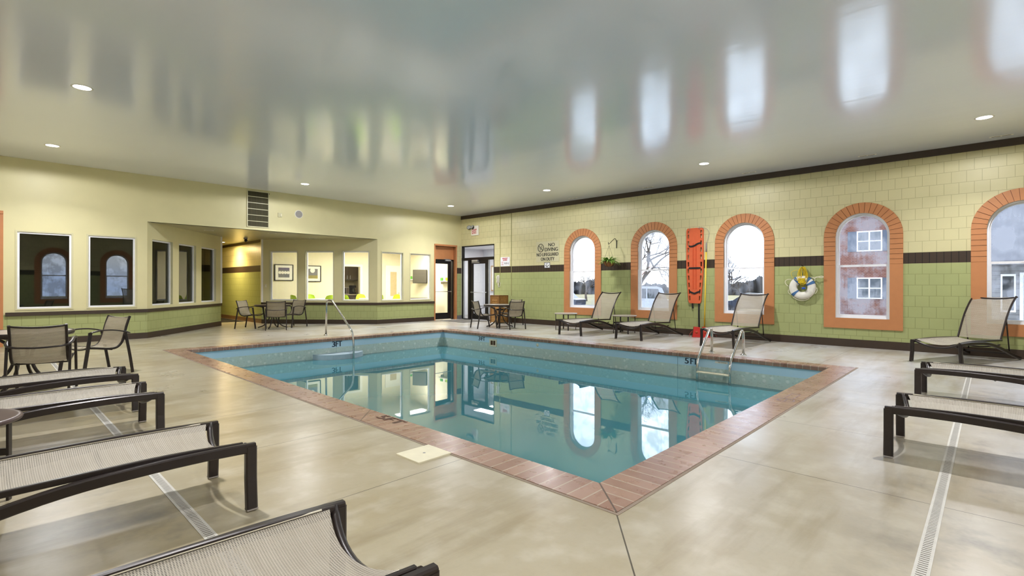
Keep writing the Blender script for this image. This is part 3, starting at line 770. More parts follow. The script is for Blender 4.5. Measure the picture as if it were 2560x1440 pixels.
r = empty('coffee_maker', (10.62, 19.22, .88), 0, 'black coffee maker at the right end of the kitchen counter', 'coffee maker')
m = MB(); m.box(-.1, .1, -.12, .12, 0, .06, b=.01); m.box(-.1, .1, .02, .12, .06, .33); m.box(-.1, .1, -.12, .12, .26, .36, b=.01); m.build('body', M_black, r)
m = MB(); m.lathe([(0, 0), (.06, 0), (.075, .08), (.05, .16), (.05, .165), (0, .165)], 20, (0, -.05, .065)); m.build('carafe', M_glassDark, r)
# door casing of the kitchen opening
m = MB(); m.box(9.47, 9.55, -.02, 0, 0, 1.97); m.box(10.26, 10.36, -.02, 0, 0, 1.97); m.box(9.47, 10.36, -.02, 0, 1.97, 2.06)
o = m.build('trim_9', M_whitep); o.location = (0, BRY, 0); S(o)
# half-glazed white door in the breakroom back wall
root = empty('door_4', (11.78, BRY, 0)); root['kind'] = 'structure'
m = MB(); m.box(-.38, -.30, -.03, 0, 0, 1.98); m.box(.30, .38, -.03, 0, 0, 1.98); m.box(-.38, .38, -.03, 0, 1.98, 2.06); m.build('door_casing', M_whitep, root)
m = MB(); m.box(-.30, .30, -.022, 0, 0, 1.98); lf = m.build('door_leaf', M_whitep, root)
m = MB(); m.box(-.15, .15, -.026, -.022, .8, 1.80); m.build('pane', mat('tan_blind', (190, 172, 132), .6), lf)
m = MB(); m.lathe([(0, 0), (.02, 0), (.03, .02), (.02, .045), (0, .05)], 16, M=Matrix.Translation((.24, -.03, .92)) @ Matrix.Rotation(radians(90), 4, 'X')); m.build('door_knob', M_steel, lf)
# framed prints
def print_frame(x0, x1, z0, z1, label, kind):
    r = empty('framed_print', ((x0+x1)/2, BRY-.03, (z0+z1)/2), 0, label, 'picture'); w = (x1-x0)/2; h = (z1-z0)/2; f = .025
    m = MB(); m.box(-w, -w+f, -.02, .03, -h, h); m.box(w-f, w, -.02, .03, -h, h); m.box(-w+f, w-f, -.02, .03, -h, -h+f); m.box(-w+f, w-f, -.02, .03, h-f, h); m.build('frame', M_black, r)
    m = MB(); m.box(-w+f, w-f, 0, .02, -h+f, h-f); m.build('mount', M_whitep, r)
    m = MB(); a, b = w*.58, h*.6
    m.box(-a, a, -.006, 0, -b, b, 0)
    if kind == 0:
        for k in range(4):
            cx = -a+a*(k+.5)/2
            m.lathe([(0, 0), (.052, 0)], 18, M=Matrix.Translation((cx, -.008, .0)) @ Matrix.Rotation(radians(90), 4, 'X'), mi=1)
        m.box(-a, a, -.0075, -.006, b*.55, b, 2)
    else:
        m.lathe([(0, 0), (.09, 0)], 24, M=Matrix.Translation((-.02, -.008, .12)) @ Matrix.Rotation(radians(90), 4, 'X'), mi=1)
        m.box(-a, a, -.0075, -.006, -b, -b*.35, 2)
    m.build('artwork', [mat('print_grey', (112, 110, 112), .6), M_whitep, mat('print_violet', (96, 84, 110) if kind == 0 else (140, 130, 70), .6)], r)
print_frame(6.98, 7.63, 1.40, 1.97, 'black framed print of pale circles on grey, left of the two prints', 0)
print_frame(8.05, 8.65, 1.37, 1.96, 'black framed print with a green curve, right of the two prints', 1)
# television, shelf
r = empty('television', (12.10, 16.58, 1.60), radians(-58), 'wall-mounted dark television seen through the last window', 'television')
m = MB(); m.box(-.30, .30, -.03, .02, -.27, .27, b=.01); m.build('housing', M_black, r)
m = MB(); m.bar([(.05, .02, 0), (.10, .16, 0)], .06, .04, (0, 0, 1)); m.build('wall_arm', M_black, r)
m = MB(); m.box(-.285, .285, -.034, -.03, -.25, .255); m.build('screen', mat('dark_screen', (74, 68, 54), .5), r)
M_lime = mat('lime_plastic', (182, 214, 50), .4); M_grn = mat('green_box', (86, 160, 48), .5)
def shelf(x, y, z, rz, label, boxes):
    r = empty('wall_shelf', (x, y, z), rz, label, 'shelf'); m = MB(); m.box(-.32, .32, -.18, 0, -.03, 0); m.build('board', M_whitep, r)
    for q_ in (-.22, .2): m = MB(); m.box(q_, q_+.02, -.14, 0, -.13, -.03); m.build('bracket', M_whitep, r)
    for k, (dx, mm, lb) in enumerate(boxes):
        M_ = Matrix.Rotation(rz, 4, 'Z'); p = M_ @ Vector((dx, -.09, 0))
        b = MB(); b.box(-.07, .07, -.05, .05, 0, .12, b=.008); o = b.build('storage_box', mm); o.location = (x+p.x, y+p.y, z+.001); o.rotation_euler = (0, 0, rz); tag(o, lb, 'box')
shelf(12.28, 15.1, 1.42, radians(-90), 'white wall shelf with green boxes seen through the glazed breakroom door', [(-.17, M_grn, 'dark green box at the left of the shelf behind the glazed door'), (.0, M_whitep, 'white box in the middle of the shelf behind the glazed door'), (.17, M_lime, 'lime box at the right of the shelf behind the glazed door')])
shelf(12.28, 17.55, 1.50, radians(-90), 'white wall shelf left of the television', [(.18, M_grn, 'lone green box on the shelf left of the television')])
# breakroom tables and lime shell chairs
def shell_chair(x, y, rz, label):
    r = empty('shell_chair', (x, y, 0), rz, label, 'chair', 'lime shell chairs in the breakroom')
    m = MB()
    def fn(u, v):
        a = (v-.5)*2
        if u < .5:
            t_ = u*2; return Vector((.22*a*(1-.1*(1-t_)), .22-.42*t_, .44+.03*a*a-.015*sin(pi*t_)))
        t_ = (u-.5)*2; w = .22*(1-.35*t_**3)
        return Vector((w*a, -.20-.09*t_+.06*a*a, .45+.015*a*a+.47*t_-.05*a*a*t_))
    m.grid(fn, 14, 8); m.build('shell', M_lime, r)
    for sx in (-1, 1):
        for sy in (-1, 1):
            l_ = MB(); l_.tube([(sx*.13, sy*.13, .43), (sx*.2, sy*.2, 0)], .011, 8); l_.build('leg', M_alum, r)
    return r
for x, y, a, lb in ((7.42, 17.0, -80, 'lime shell chair at the left edge of the first table, under the left print'), (8.1, 17.5, 175, 'lime shell chair behind the first table facing the pool'), (7.98, 16.22, 10, 'lime shell chair in front of the first table'),
                 (8.98, 16.45, -75, 'lime shell chair left of the second table near the kitchen opening'), (9.45, 15.55, 15, 'lime shell chair in front of the second table'), (9.75, 16.9, 170, 'lime shell chair behind the second table'), (10.3, 15.8, 100, 'lime shell chair behind the window beside the breakroom door')):
    shell_chair(x, y, radians(a), lb)
def br_table(x, y, label):
    r = empty('cafe_table', (x, y, 0), 0, label, 'table')
    m = MB(); m.lathe([(0, .75), (.38, .75), (.4, .765), (.38, .78), (0, .78)], 32); m.build('tabletop', M_whitep, r)
    m = MB(); m.tube([(0, 0, .03), (0, 0, .75)], .035, 12); m.build('column', M_alum, r)
    m = MB(); m.lathe([(0, 0), (.26, 0), (.26, .015), (.06, .035), (0, .035)], 28); m.build('base', M_alum, r)
br_table(8.05, 16.88, 'white round cafe table under the two framed prints')
br_table(9.65, 16.22, 'white round cafe table in front of the kitchen opening')
r = empty('high_table', (11.5, 15.6, 0), 0, 'brown-topped breakroom table beyond the last window', 'table')
m = MB(); m.box(-.35, .35, -.3, .3, .73, .77); m.build('tabletop', M_brown, r)
for sx in (-.3, .3):
    for sy in (-.25, .25): m = MB(); m.box(sx-.02, sx+.02, sy-.02, sy+.02, 0, .73); m.build('leg', M_black, r)
# dark room on the left (unlit)
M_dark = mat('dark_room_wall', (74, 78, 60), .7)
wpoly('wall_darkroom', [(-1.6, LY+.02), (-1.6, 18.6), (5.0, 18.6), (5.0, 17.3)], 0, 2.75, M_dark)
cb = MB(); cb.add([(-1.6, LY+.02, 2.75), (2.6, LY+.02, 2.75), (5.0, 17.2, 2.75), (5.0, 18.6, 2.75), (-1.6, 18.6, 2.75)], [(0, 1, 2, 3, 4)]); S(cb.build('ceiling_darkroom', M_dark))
# person standing inside the dim room, cut off by the window edge
# vestibule outside the storefront
M_vest = mat('vestibule_paint', (214, 214, 218), .5, var=.02)
wpoly('wall_vestibule', [(DX+.12, 12.2), (15.2, 12.2), (15.2, 16.2), (DX+.12, 16.2), (DX+.12, 14.32)], 0, 2.8, M_vest)
cb = MB(); cb.add([(DX, 12.2, 2.8), (15.2, 12.2, 2.8), (15.2, 16.2, 2.8), (DX, 16.2, 2.8)], [(0, 1, 2, 3)]); S(cb.build('ceiling_vestibule', M_vest))
cb = MB(); quad(cb, FX1, 15.3, 12.1, 16.3, -.002); S(cb.build('floor_vestibule', mat('vestibule_floor', (150, 146, 142), .6)))
area('vestibule_light', (13.8, 14.2, 2.75), (0, 0, 0), 1.0, 55, (1, 1, 1), size_y=1.0)
r = empty('framed_notice', (15.17, 15.35, 1.55), radians(-90), 'tan framed notice on the vestibule wall behind the glass door', 'picture')
m = MB(); m.box(-.3, .3, -.03, 0, -.55, .55); m.box(-.24, .24, -.035, -.03, -.49, .49, 1); m.build('frame', [mat('tan_frame', (178, 148, 112), .5), M_whitep], r)
cb = MB(); cb.box(12.45, 14.6, 12.6, 14.1, 0.001, .002);

# ------------------------------------------------------------------ sun loungers
def lounger_proto():
    r = empty('sun_lounger')
    HW = .325; bw, bh = .036, .052
    # local: foot at x=0, head toward +x
    for s in (-1, 1):
        m = MB(); m.bar([(.022, s*(HW+.014), 0), (.022, s*HW, .175), (.022, s*HW, .345)], .042, .058, (0, 1, 0)); m.box(-.006, .050, s*(HW+.014)-.023, s*(HW+.014)+.023, 0, .007, 1); m.build('leg', [M_frame, M_chip], r)
    for s in (-1, 1):
        pts = catmull([(0, s*HW, .336), (.25, s*HW, .343), (.5, s*HW, .340), (.8, s*HW, .322), (1.1, s*HW, .268), (1.4, s*HW, .182), (1.7, s*HW, .088), (1.97, s*HW, .018)], 4)
        m = MB(); m.bar(pts, bw, bh, (0, 1, 0)); m.build('arched_rail', M_frame, r)
        pts = catmull([(.055, s*(HW-.030), .352), (.4, s*(HW-.030), .366), (.8, s*(HW-.030), .362), (1.1, s*(HW-.030), .355), (1.40, s*(HW-.030), .345)], 4)
        m = MB(); m.bar(pts, .022, .030, (0, 1, 0)); m.build('seat_rail', M_frame, r)
        bp = [(1.38, s*(HW-.035), .345), (1.46, s*(HW-.035), .50), (1.60, s*(HW-.035), .74), (1.76, s*(HW-.035), .93), (1.92, s*(HW-.035), 1.065)]
        m = MB(); m.bar(catmull(bp, 5), .022, .030, (0, 1, 0)); m.build('back_rail', M_frame, r)
        m = MB(); m.tube([(1.60, s*(HW-.05), .72), (1.72, s*(HW-.05), .14)], .010, 8); m.build('back_prop', M_frame, r)
    def sag(y, d=.055): return -d*(1-(y/(HW-.03))**2)
    def cross(x, z, d, rr=.014, dx=0):
        ys = [(-1+2*i/14)*(HW-.012) for i in range(15)]
        return [(x+dx*(1-(y/(HW-.012))**2), y, z+sag(y, d)) for y in ys]
    m = MB(); m.tube(cross(.045, .340, .085, dx=.05), .017, 12); m.build('foot_crossbar', M_frame, r)
    m = MB(); m.tube(cross(1.915, 1.055, .03, dx=-.02), .012, 10); m.build('head_crossbar', M_frame, r)
    for xx, zz_, dd_ in ((1.30, .27, .05), (.62, .32, .045)): m = MB(); m.tube(cross(xx, zz_, dd_), .011, 10); m.build('under_crossbar', M_frame, r)
    m = MB(); m.box(1.66, 1.70, -HW, HW, .09, .12); m.build('rear_crossbar', M_frame, r)
    # seat sling
    hw = HW-.038
    def seat(u, v):
        y = (2*v-1)*hw; e = min(1, u*6)
        x = .075+.05*(1-(y/hw)**2)*(1-e)+u*1.30
        z = (.362+.008*sin(pi*u)-.016*u)+(-.062*(1-.45*u))*(1-(y/hw)**2)
        return Vector((x, y, z))
    m = MB(); m.grid(seat, 40, 14); sl = m.build('seat_sling', M_sling, r)
    for s in (0, 1):
        m = MB(); m.tube([seat(i/40, s)+Vector((0, 0, .004)) for i in range(1, 41)], .0042, 6); m.build('edge_cord', M_cord, sl)
    bcu = catmull([(1.40, 0, .36), (1.47, 0, .50), (1.61, 0, .74), (1.77, 0, .93), (1.925, 0, 1.058)], 6)
    def back(u, v):
        y = (2*v-1)*(hw); k = u*(len(bcu)-1); i = min(int(k), len(bcu)-2); p = bcu[i].lerp(bcu[i+1], k-i)
        d = .028*(1-(y/hw)**2)*(1-.3*u); return Vector((p.x+d*.9, y, p.z-d*.45))
    m = MB(); m.grid(back, 24, 12); m.build('back_sling', M_slingB, r)
    return r
proto = lounger_proto()
# (foot centre x, y, direction of the head in degrees, label, group)
LG = [(1.005, 1.595, 177, 'nearest sun lounger, its foot end across the bottom edge of the picture'),
      (1.055, 3.31, 180, 'large sun lounger second from the viewer on the left, standing over the channel drain'),
      (1.03, 5.25, 180, 'third sun lounger on the left, just behind the small round brown table'),
      (1.07, 6.45, 180, 'farthest sun lounger on the left, in front of the armchairs'),
      (4.90, .565, -90, 'near sun lounger at the lower right with chipped feet'),
      (7.24, .59, -90, 'second sun lounger at the lower right, directly behind the chipped one'),
      (10.10, 7.62, 0, 'reclined sun lounger under the first arched window, between two side tables'),
      (10.20, 6.03, -2, 'reclined sun lounger under the second arched window, beside the orange spine board'),
      (10.21, 4.01, -3, 'reclined sun lounger behind the pool ladder'),
      (10.46, .65, -21, 'reclined sun lounger at the right edge under the last arched window')]
for i, (x, y, a, lb) in enumerate(LG):
    o = proto if i == 0 else copy_tree(proto)
    o.location = (x, y, 0.0085); o.rotation_euler = (0, 0, radians(a)); tag(o, lb, 'sun lounger', 'bronze sling sun loungers around the pool')

# ------------------------------------------------------------------ sling armchairs
def chair_proto():
    r = empty('sling_armchair')
    H = .80; hw = .235
    for s in (-1, 1):
        m = MB(); m.bar(fillet([(s*.265, .30, 0), (s*.262, .215, .60)], .02), .026, .040, (1, 0, 0)); m.build('leg', M_frame, r)
        m = MB(); m.bar(catmull([(s*.258, -.315, 0), (s*.262, -.275, .25), (s*.262, -.235, .47), (s*.262, -.215, .575)], 4), .024, .034, (1, 0, 0)); m.build('leg', M_frame, r)
        m = MB(); rail = catmull([(s*hw, .235, .40), (s*hw, .12, .385), (s*hw, -.02, .365), (s*hw, -.12, .375), (s*hw, -.185, .44), (s*hw, -.215, .54), (s*hw, -.25, .68), (s*hw, -.29, H)], 5)
        m.bar(rail, .024, .028, (1, 0, 0)); m.tube([(s*hw, .19, .395), (s*.26, .235, .42)], .009, 8); m.tube([(s*hw, -.20, .52), (s*.26, -.225, .52)], .010, 8)
        m.build('side_rail', M_frame, r)
    # arms wrap round behind the back in one bent bar
    P = [(.262, .225, .595), (.270, .10, .622), (.272, -.05, .618), (.268, -.19, .590), (.22, -.285, .560)]
    pts = catmull([Vector(p) for p in P]+[Vector((.1, -.305, .548)), Vector((0, -.31, .545)), Vector((-.1, -.305, .548))]+[Vector((-p[0], p[1], p[2])) for p in P[::-1]], 4)
    m = MB(); m.sweep(pts, [(.0, -.022), (.010, -.018), (.012, 0), (.010, .018), (0, .022), (-.006, .018), (-.006, -.018)], side=(0, 0, 1)); m.build('armrest', M_frame, r)
    m = MB(); m.tube([(x, -.288-.022*(1-(x/hw)**2), H-.012-.018*(1-(x/hw)**2)) for x in [(-1+2*i/10)*hw for i in range(11)]], .011, 10); m.build('top_crossbar', M_frame, r)
    m = MB(); m.tube([(x, .235, .395-.03*(1-(x/hw)**2)) for x in [(-1+2*i/10)*hw for i in range(11)]], .011, 10)
    m.tube([(-hw, -.06, .35), (hw, -.06, .35)], .009, 8); m.build('seat_crossbar', M_frame, r)
    cu = catmull([(0, .235, .408), (0, .12, .392), (0, -.02, .372), (0, -.115, .38), (0, -.17, .44), (0, -.205, .54), (0, -.24, .68), (0, -.28, H-.015)], 6)
    w = hw-.012
    def fn(u, v):
        x = (2*v-1)*w; k = u*(len(cu)-1); i = min(int(k), len(cu)-2); p = cu[i].lerp(cu[i+1], k-i); d = .022*(1-(x/w)**2)
        return Vector((x, p.y-(d if u > .5 else d*.3), p.z-(d if u < .5 else d*.2)))
    m = MB(); m.grid(fn, 40, 10); m.build('sling', M_slingC, r)
    return r
cproto = chair_proto()
CHS = [(.49, 7.92, 78.5, 'sling armchair seen from behind at the left edge, nearest to the viewer'),
       (1.10, 9.0, -158, 'sling armchair at the left with a pale sunlit back, facing the hidden round table'),
       (5.36, 15.50, -50, 'sling armchair left of the alcove table, against the yellow corridor'),
       (5.69, 14.52, 68, 'sling armchair with its back to the pool at the alcove table'),
       (6.40, 15.12, -158, 'sling armchair right of the alcove table, below the light switch'),
       (10.14, 10.77, -19, 'sling armchair seen side-on in front of the storefront door'),
       (10.53, 10.0, 74.5, 'sling armchair in front of the far round table, seen from behind'),
       (11.5, 11.0, 178, 'sling armchair behind the far round table near the window wall')]
for i, (x, y, a, lb) in enumerate(CHS):
    o = cproto if i == 0 else copy_tree(cproto)
    o.location = (x, y, .0045); o.rotation_euler = (0, 0, radians(a-90)); tag(o, lb, 'armchair', 'bronze sling armchairs')

def dining_table(x, y, rz, label, topm=None):
    r = empty('round_table', (x, y, 0), rz, label, 'table', 'round dining tables')
    m = MB(); m.lathe([(0, .645), (.46, .645), (.475, .650), (.48, .662), (.472, .674), (.455, .676), (0, .676)], 40); m.build('tabletop', [topm or M_tabletop], r)
    m = MB(); m.lathe([(.44, .625), (.474, .628), (.484, .645), (.486, .668), (.478, .679), (.462, .679)], 40); m.build('rim', M_frame, r)
    for k in range(4):
        a = pi/4+k*pi/2; ca, sa = cos(a), sin(a)
        pts = catmull([(ca*q, sa*q, z) for q, z in ((.40, .635), (.27, .60), (.13, .50), (.085, .36), (.13, .20), (.25, .07), (.40, .015))], 5)
        m = MB(); m.bar(pts, .030, .030, (-sa, ca, 0)); m.build('leg', M_frame, r)
    m = MB(); m.lathe([(0, .33), (.085, .33), (.095, .35), (.085, .37), (0, .37)], 20); m.lathe([(0, .50), (.11, .5), (.12, .52), (.11, .54), (0, .54)], 20); m.build('hub', M_frame, r)
dining_table(.35, 8.60, .3, 'round dining table at the left, mostly hidden behind the nearest armchair')
dining_table(5.86, 15.20, .15, 'round dining table in the alcove by the corridor mouth', M_brtop)
dining_table(10.75, 10.72, 0.0, 'round mottled-top dining table in front of the carved wooden cabinet')

def side_table(x, y, rz, label, topm):
    r = empty('side_table', (x, y, 0), rz, label, 'side table', 'small round side tables')
    m = MB(); m.lathe([(0, .447), (.30, .447), (.318, .452), (.325, .463), (.318, .474), (.300, .476), (.285, .471), (0, .470)], 40); m.build('tabletop', topm, r)
    if topm is M_brtop:
        s_ = MB()
        for k in range(8): s_.box(-.21+k*.05, -.19+k*.05, -.03, .03, .4705, .4715)
        s_.build('slots', M_black, r)
    for k in range(4):
        a = pi/4+k*pi/2; m = MB(); m.bar([(cos(a)*.29, sin(a)*.29, 0), (cos(a)*.29, sin(a)*.29, .45)], .034, .014, (-sin(a), cos(a), 0)); m.build('leg', M_frame, r)
    for k in range(2):
        a = pi/4+k*pi/2; m = MB(); m.bar([(-cos(a)*.285, -sin(a)*.285, .28+k*.002), (cos(a)*.285, sin(a)*.285, .28+k*.002)], .03, .04, (-sin(a), cos(a), 0)); m.build('brace', M_frame, r)
side_table(-.145, 4.27, .3, 'small round brown side table cut by the left edge, between two loungers', M_brtop)
side_table(11.36, 8.70, .1, 'small round side table left of the first wall lounger', M_tabletop)
side_table(11.62, 6.98, .1, 'small round side table between the first and second wall loungers', M_tabletop)

# carved cabinet / hamper near the entrance
M_wood = mat('carved_oak', (148, 106, 54), .5, 0, .4, .2, 16, bump=.4); M_woodd = mat('oak_edge', (118, 80, 40), .5, 0, .4, .15, 20)
t = NT('woven_rattan'); tc = t.n('TexCoord').outputs['Object']; br_ = t.n('TexBrick'); br_.inputs['Scale'].default_value = 22; br_.inputs['Color1'].default_value = rgba((176, 132, 72)); br_.inputs['Color2'].default_value = rgba((150, 106, 54)); br_.inputs['Mortar'].default_value = rgba((96, 62, 30))
mp = t.n('Mapping'); mp.inputs['Rotation'].default_value = (radians(90), 0, 0); t.l(tc, mp.inputs[0]); t.l(mp.outputs[0], br_.inputs['Vector'])
M_rattan = t.done(t.principled(br_.outputs[0], .6, bump=br_.outputs['Fac'], bstr=-.4))
r = empty('wooden_cabinet', (11.86, 11.86, 0), 0, 'square carved wooden cabinet with woven lower panels by the entrance', 'cabinet')
m = MB(); m.box(-.19, .19, -.19, .19, .03, .90); m.build('body', M_rattan, r)
m = MB(); m.box(-.215, .215, -.215, .215, .895, .925, b=.005); m.build('top', M_woodd, r)
for sx in (-1, 1):
    for sy in (-1, 1): m = MB(); m.box(sx*.2-.015, sx*.2+.015, sy*.2-.015, sy*.2+.015, 0, .895); m.build('corner_post', M_woodd, r)
for k in range(4):
    Rz = Matrix.Rotation(k*pi/2, 4, 'Z'); m = MB()
    m.box(-.185, .185, -.205, -.19, .60, .895, M=Rz); m.box(-.14, .14, -.212, -.205, .645, .65, M=Rz, mi=1); m.box(-.14, .14, -.212, -.205, .845, .85, M=Rz, mi=1)
    m.box(-.14, -.135, -.212, -.205, .65, .845, M=Rz, mi=1); m.box(.135, .14, -.212, -.205, .65, .845, M=Rz, mi=1)
    for q in range(3): m.lathe([(0, .012), (.02, .01), (.035-.006*q, 0)], 14, M=Rz @ Matrix.Translation(((q-1)*.075, -.205, .745)) @ Matrix.Rotation(radians(90), 4, 'X'), mi=0)
    m.build('carved_panel', [M_wood, M_woodd], r)

# ------------------------------------------------------------------ pool fittings
r = empty('pool_ladder', (0, 0, 0), 0, 'steel pool ladder with pale treads at the deep end', 'ladder')
rails = []
for yy, dx in ((3.81, 0), (3.24, -.03)):
    pts = fillet([(9.47, yy, .005), (9.47, yy, .43), (9.36, yy, .44), (8.86, yy, -.06), (8.82, yy, -.20), (8.82, yy, -1.1)], .085, 8)
    m = MB(); m.tube(pts, .0235, 14); m.build('rail', M_steel, r)
    m = MB(); m.lathe([(.02, .03), (.03, .026), (.05, .01), (.058, .002), (.058, 0)], 24, (9.47, yy, 0)); m.build('flange', M_steel, r)
for z in (-.275, -.56, -.85):
    m = MB(); m.box(8.76, 8.86, 3.25, 3.80, z-.025, z, b=.006); m.box(8.775, 8.785, 3.26, 3.79, z, z+.004); m.box(8.81, 8.82, 3.26, 3.79, z, z+.004); m.box(8.84, 8.85, 3.26, 3.79, z, z+.004); m.build('tread', M_ivory, r)
r = empty('handrail', (5.92, 0, 0), 0, 'steel grab rail descending into the shallow end by the round step', 'handrail')
pts = fillet([(0, 12.02, .005), (0, 11.99, .86), (0, 11.72, .88), (0, 10.72, .17), (0, 10.665, -.1), (0, 10.665, -1.0)], .11, 8)
m = MB(); m.tube(pts, .0235, 14); m.build('rail', M_steel, r)
m = MB(); m.lathe([(.02, .03), (.03, .026), (.05, .01), (.06, .002), (.06, 0)], 24, (0, 12.02, 0)); m.build('flange', M_steel, r)
# round white entry step
m = MB(); cxs, rx, ry, zs0, zs1 = 5.80, .60, .47, WZ-.5, -.335
poly = [(cxs+rx*cos(a), PY1+.03-ry*sin(a)) for a in [pi*i/28 for i in range(29)]]
m.prism(poly, zs0, zs1)
for p in m.f: pass
tag(m.build('entry_step', M_step), 'white half-round entry step just above the water at the shallow end', 'step')
# skimmer
r = empty('skimmer', (lx1, 9.17, -.21), 0, 'ivory framed skimmer mouth in the right pool wall', 'skimmer')
m = MB(); m.box(-.012, 0, -.13, .13, -.09, -.055); m.box(-.012, 0, -.13, .13, .055, .09); m.box(-.012, 0, -.13, -.085, -.055, .055); m.box(-.012, 0, .085, .13, -.055, .055); m.build('faceplate', M_ivory, r)
m = MB(); m.box(-.003, 0, -.085, .085, -.055, .055); m.build('mouth', mat('rust_dark', (74, 46, 22), .8), r)
m = MB(); m.box(-.010, -.003, -.006, .006, -.055, .055); m.build('mullion', M_ivory, r)
r = empty('light_niche', (lx1, 7.69, -.144), 0, 'small round white return fitting in the right pool wall', 'pool fitting')
m = MB(); m.lathe([(0, .012), (.02, .012), (.035, .004), (.038, 0)], 20, M=Matrix.Rotation(radians(-90), 4, 'Y')); m.build('cap', M_ivory, r)
# skimmer lid in the deck
r = empty('deck_cover', (2.255, 3.035, 0), 0, 'square ivory skimmer cover set in the deck beside the coping', 'cover')
m = MB(); m.box(-.15, .145, -.14, .14, -.01, .012, b=.003); m.build('plate', M_ivory, r)
m = MB(); m.lathe([(0, .0135), (.010, .0135), (.011, .012)], 16); m.build('screw_hole', M_greyp, r)
# depth markers
def marker(name, parts, label, cat, m=M_navy):
    mb = MB()
    for (txt, M_, w, h) in parts: add_text(mb, txt, M_, w, h, .0015, bold=h*.035)
    return tag(mb.build(name, m), label, cat)
poolR = lambda y, z: frameM((lx1-.003, y, z), (0, -1, 0), (0, 0, 1), (-1, 0, 0))
poolF = lambda x, z: frameM((x, ly1-.003, z), (1, 0, 0), (0, 0, 1), (0, -1, 0))
marker('depth_marker', [('3', poolR(9.68, -.185), .07, .10), ('FT', poolR(9.54, -.185), .13, .10)], 'dark 3 FT depth marking on the right pool wall', 'marking')
marker('depth_marker', [('5', poolR(4.065, -.185), .07, .105), ('FT', poolR(3.93, -.185), .13, .105)], 'dark 5 FT depth marking on the pool wall beside the ladder', 'marking')
marker('depth_marker', [('3', poolF(5.70, -.20), .075, .125), ('FT', poolF(5.83, -.20), .15, .125)], 'dark 3 FT depth marking above the white entry step', 'marking')
M_faded = mat('faded_paint', (92, 66, 52), .6)
cpM = frameM((2.555, 4.02, .0085), (0, -1, 0), (1, 0, 0), (0, 0, 1))
marker('coping_marker', [('5FT', cpM, .36, .11)], 'faded 5FT lettering on the left coping bricks', 'marking', M_faded)
m = MB(); cy = 1.62
for (a, b) in ((6.15, 6.45),): m.box(a, b, cy-.045, cy-.038, .0062, .0078); m.box(a, b, cy+.038, cy+.045, .0062, .0078); m.box(b-.008, b, cy-.04, cy+.04, .0062, .0078)
m.lathe([(.075, 0), (.088, 0)], 24, (6.03, cy, .0075)); m.box(5.97, 6.09, cy-.005, cy+.005, .0062, .0078)
tag(m.build('coping_pictogram', mat('faded_mauve', (140, 120, 124), .6)), 'faded no-diving pictogram on the near right coping', 'marking')
r = empty('pool_label', (lx1, 3.435, -.1), 0, 'small white NO DIVING tile between the ladder rails', 'sign')
m = MB(); m.box(-.004, 0, -.11, .11, -.018, .018); m.build('tile', M_whitep, r)
mb = MB(); add_text(mb, 'NO DIVING', frameM((-.0055, -.015, -.009), (0, -1, 0), (0, 0, 1), (-1, 0, 0)), .14, .018, .001); mb.build('lettering', M_text, r)
# seams in the liner
m = MB(); m.box(lx1-.002, lx1, 4.24, 4.246, -1, -.07); S(m.build('trim_10', mat('seam', (96, 130, 146), .5)))
m = MB(); m.box(5.765, 5.770, ly1-.002, ly1, -1, -.07); S(m.build('trim_11', mat('seam_pale', (110, 140, 156), .5)))

# channel drains
def drain(name, x0, x1, y0, y1, axis, label):
    m = MB(); z = .003
    m.box(x0, x1, y0, y1, -.01, z); L_ = (y1-y0) if axis == 1 else (x1-x0); n = int(L_/.022)
    for k in range(n):
        p = k*.022+.008
        if axis == 1: m.add([(x0+.012, y0+p, z+.0006), (x1-.012, y0+p, z+.0006), (x1-.012, y0+p+.007, z+.0006), (x0+.012, y0+p+.007, z+.0006)], [(0, 1, 2, 3)], 1)
        else: m.add([(x0+p, y0+.012, z+.0006), (x0+p+.007, y0+.012, z+.0006), (x0+p+.007, y1-.012, z+.0006), (x0+p, y1-.012, z+.0006)], [(0, 1, 2, 3)], 1)
    return tag(m.build(name, [M_drain, M_slot]), label, 'drain')
drain('channel_drain', .755, .815, .19, 12.4, 1, 'pale slotted channel drain running under the left loungers')
drain('channel_drain', .82, 10.2, .19, .25, 0, 'pale slotted channel drain running under the right loungers')

# ------------------------------------------------------------------ things on the window wall
# spine board
r = empty('spine_board', (DX, 5.365, .81), radians(-90), 'orange spine board with black straps hung between two windows', 'rescue board')
def bw(t_):      # half width along height t (0 bottom .. 1 top)
    return .155+.06*min(1, t_/.42)
m = MB(); HB = 1.88; n = 40
def holes_at(t_): return None
rows = []
zl = [i/n for i in range(n+1)]
slots = [(.04, .10), (.125, .185), (.215, .275), (.31, .37), (.40, .46), (.49, .55), (.585, .645), (.68, .74), (.77, .83), (.865, .915), (.93, .965)]
# body as a thick panel with real slots along both edges
zz = sorted(set([0, .012, .03, 1, .988, .97]+[a for s_ in slots for a in s_]+[.42]))
def hwid(t_):
    w = bw(t_)
    if t_ < .03: w -= .03*(1-t_/.03)**2
    if t_ > .97: w -= .035*((t_-.97)/.03)**2
    return w
for i in range(len(zz)-1):
    a, b = zz[i], zz[i+1]; inslot = any(s_[0]-1e-6 <= a and b <= s_[1]+1e-6 for s_ in slots)
    wa, wb = hwid(a), hwid(b)
    segs = [(-1, -.86), (-.66, .66), (.86, 1)] if inslot else [(-1, 1)]
    for (u0, u1) in segs:
        x = [(u0*wa, a*HB), (u1*wa, a*HB), (u1*wb, b*HB), (u0*wb, b*HB)]
        vs = [(p[0], -.055, p[1]) for p in x]+[(p[0], -.01, p[1]) for p in x]
        m.add(vs, [(0, 1, 2, 3), (7, 6, 5, 4), (0, 4, 5, 1), (1, 5, 6, 2), (2, 6, 7, 3), (3, 7, 4, 0)])
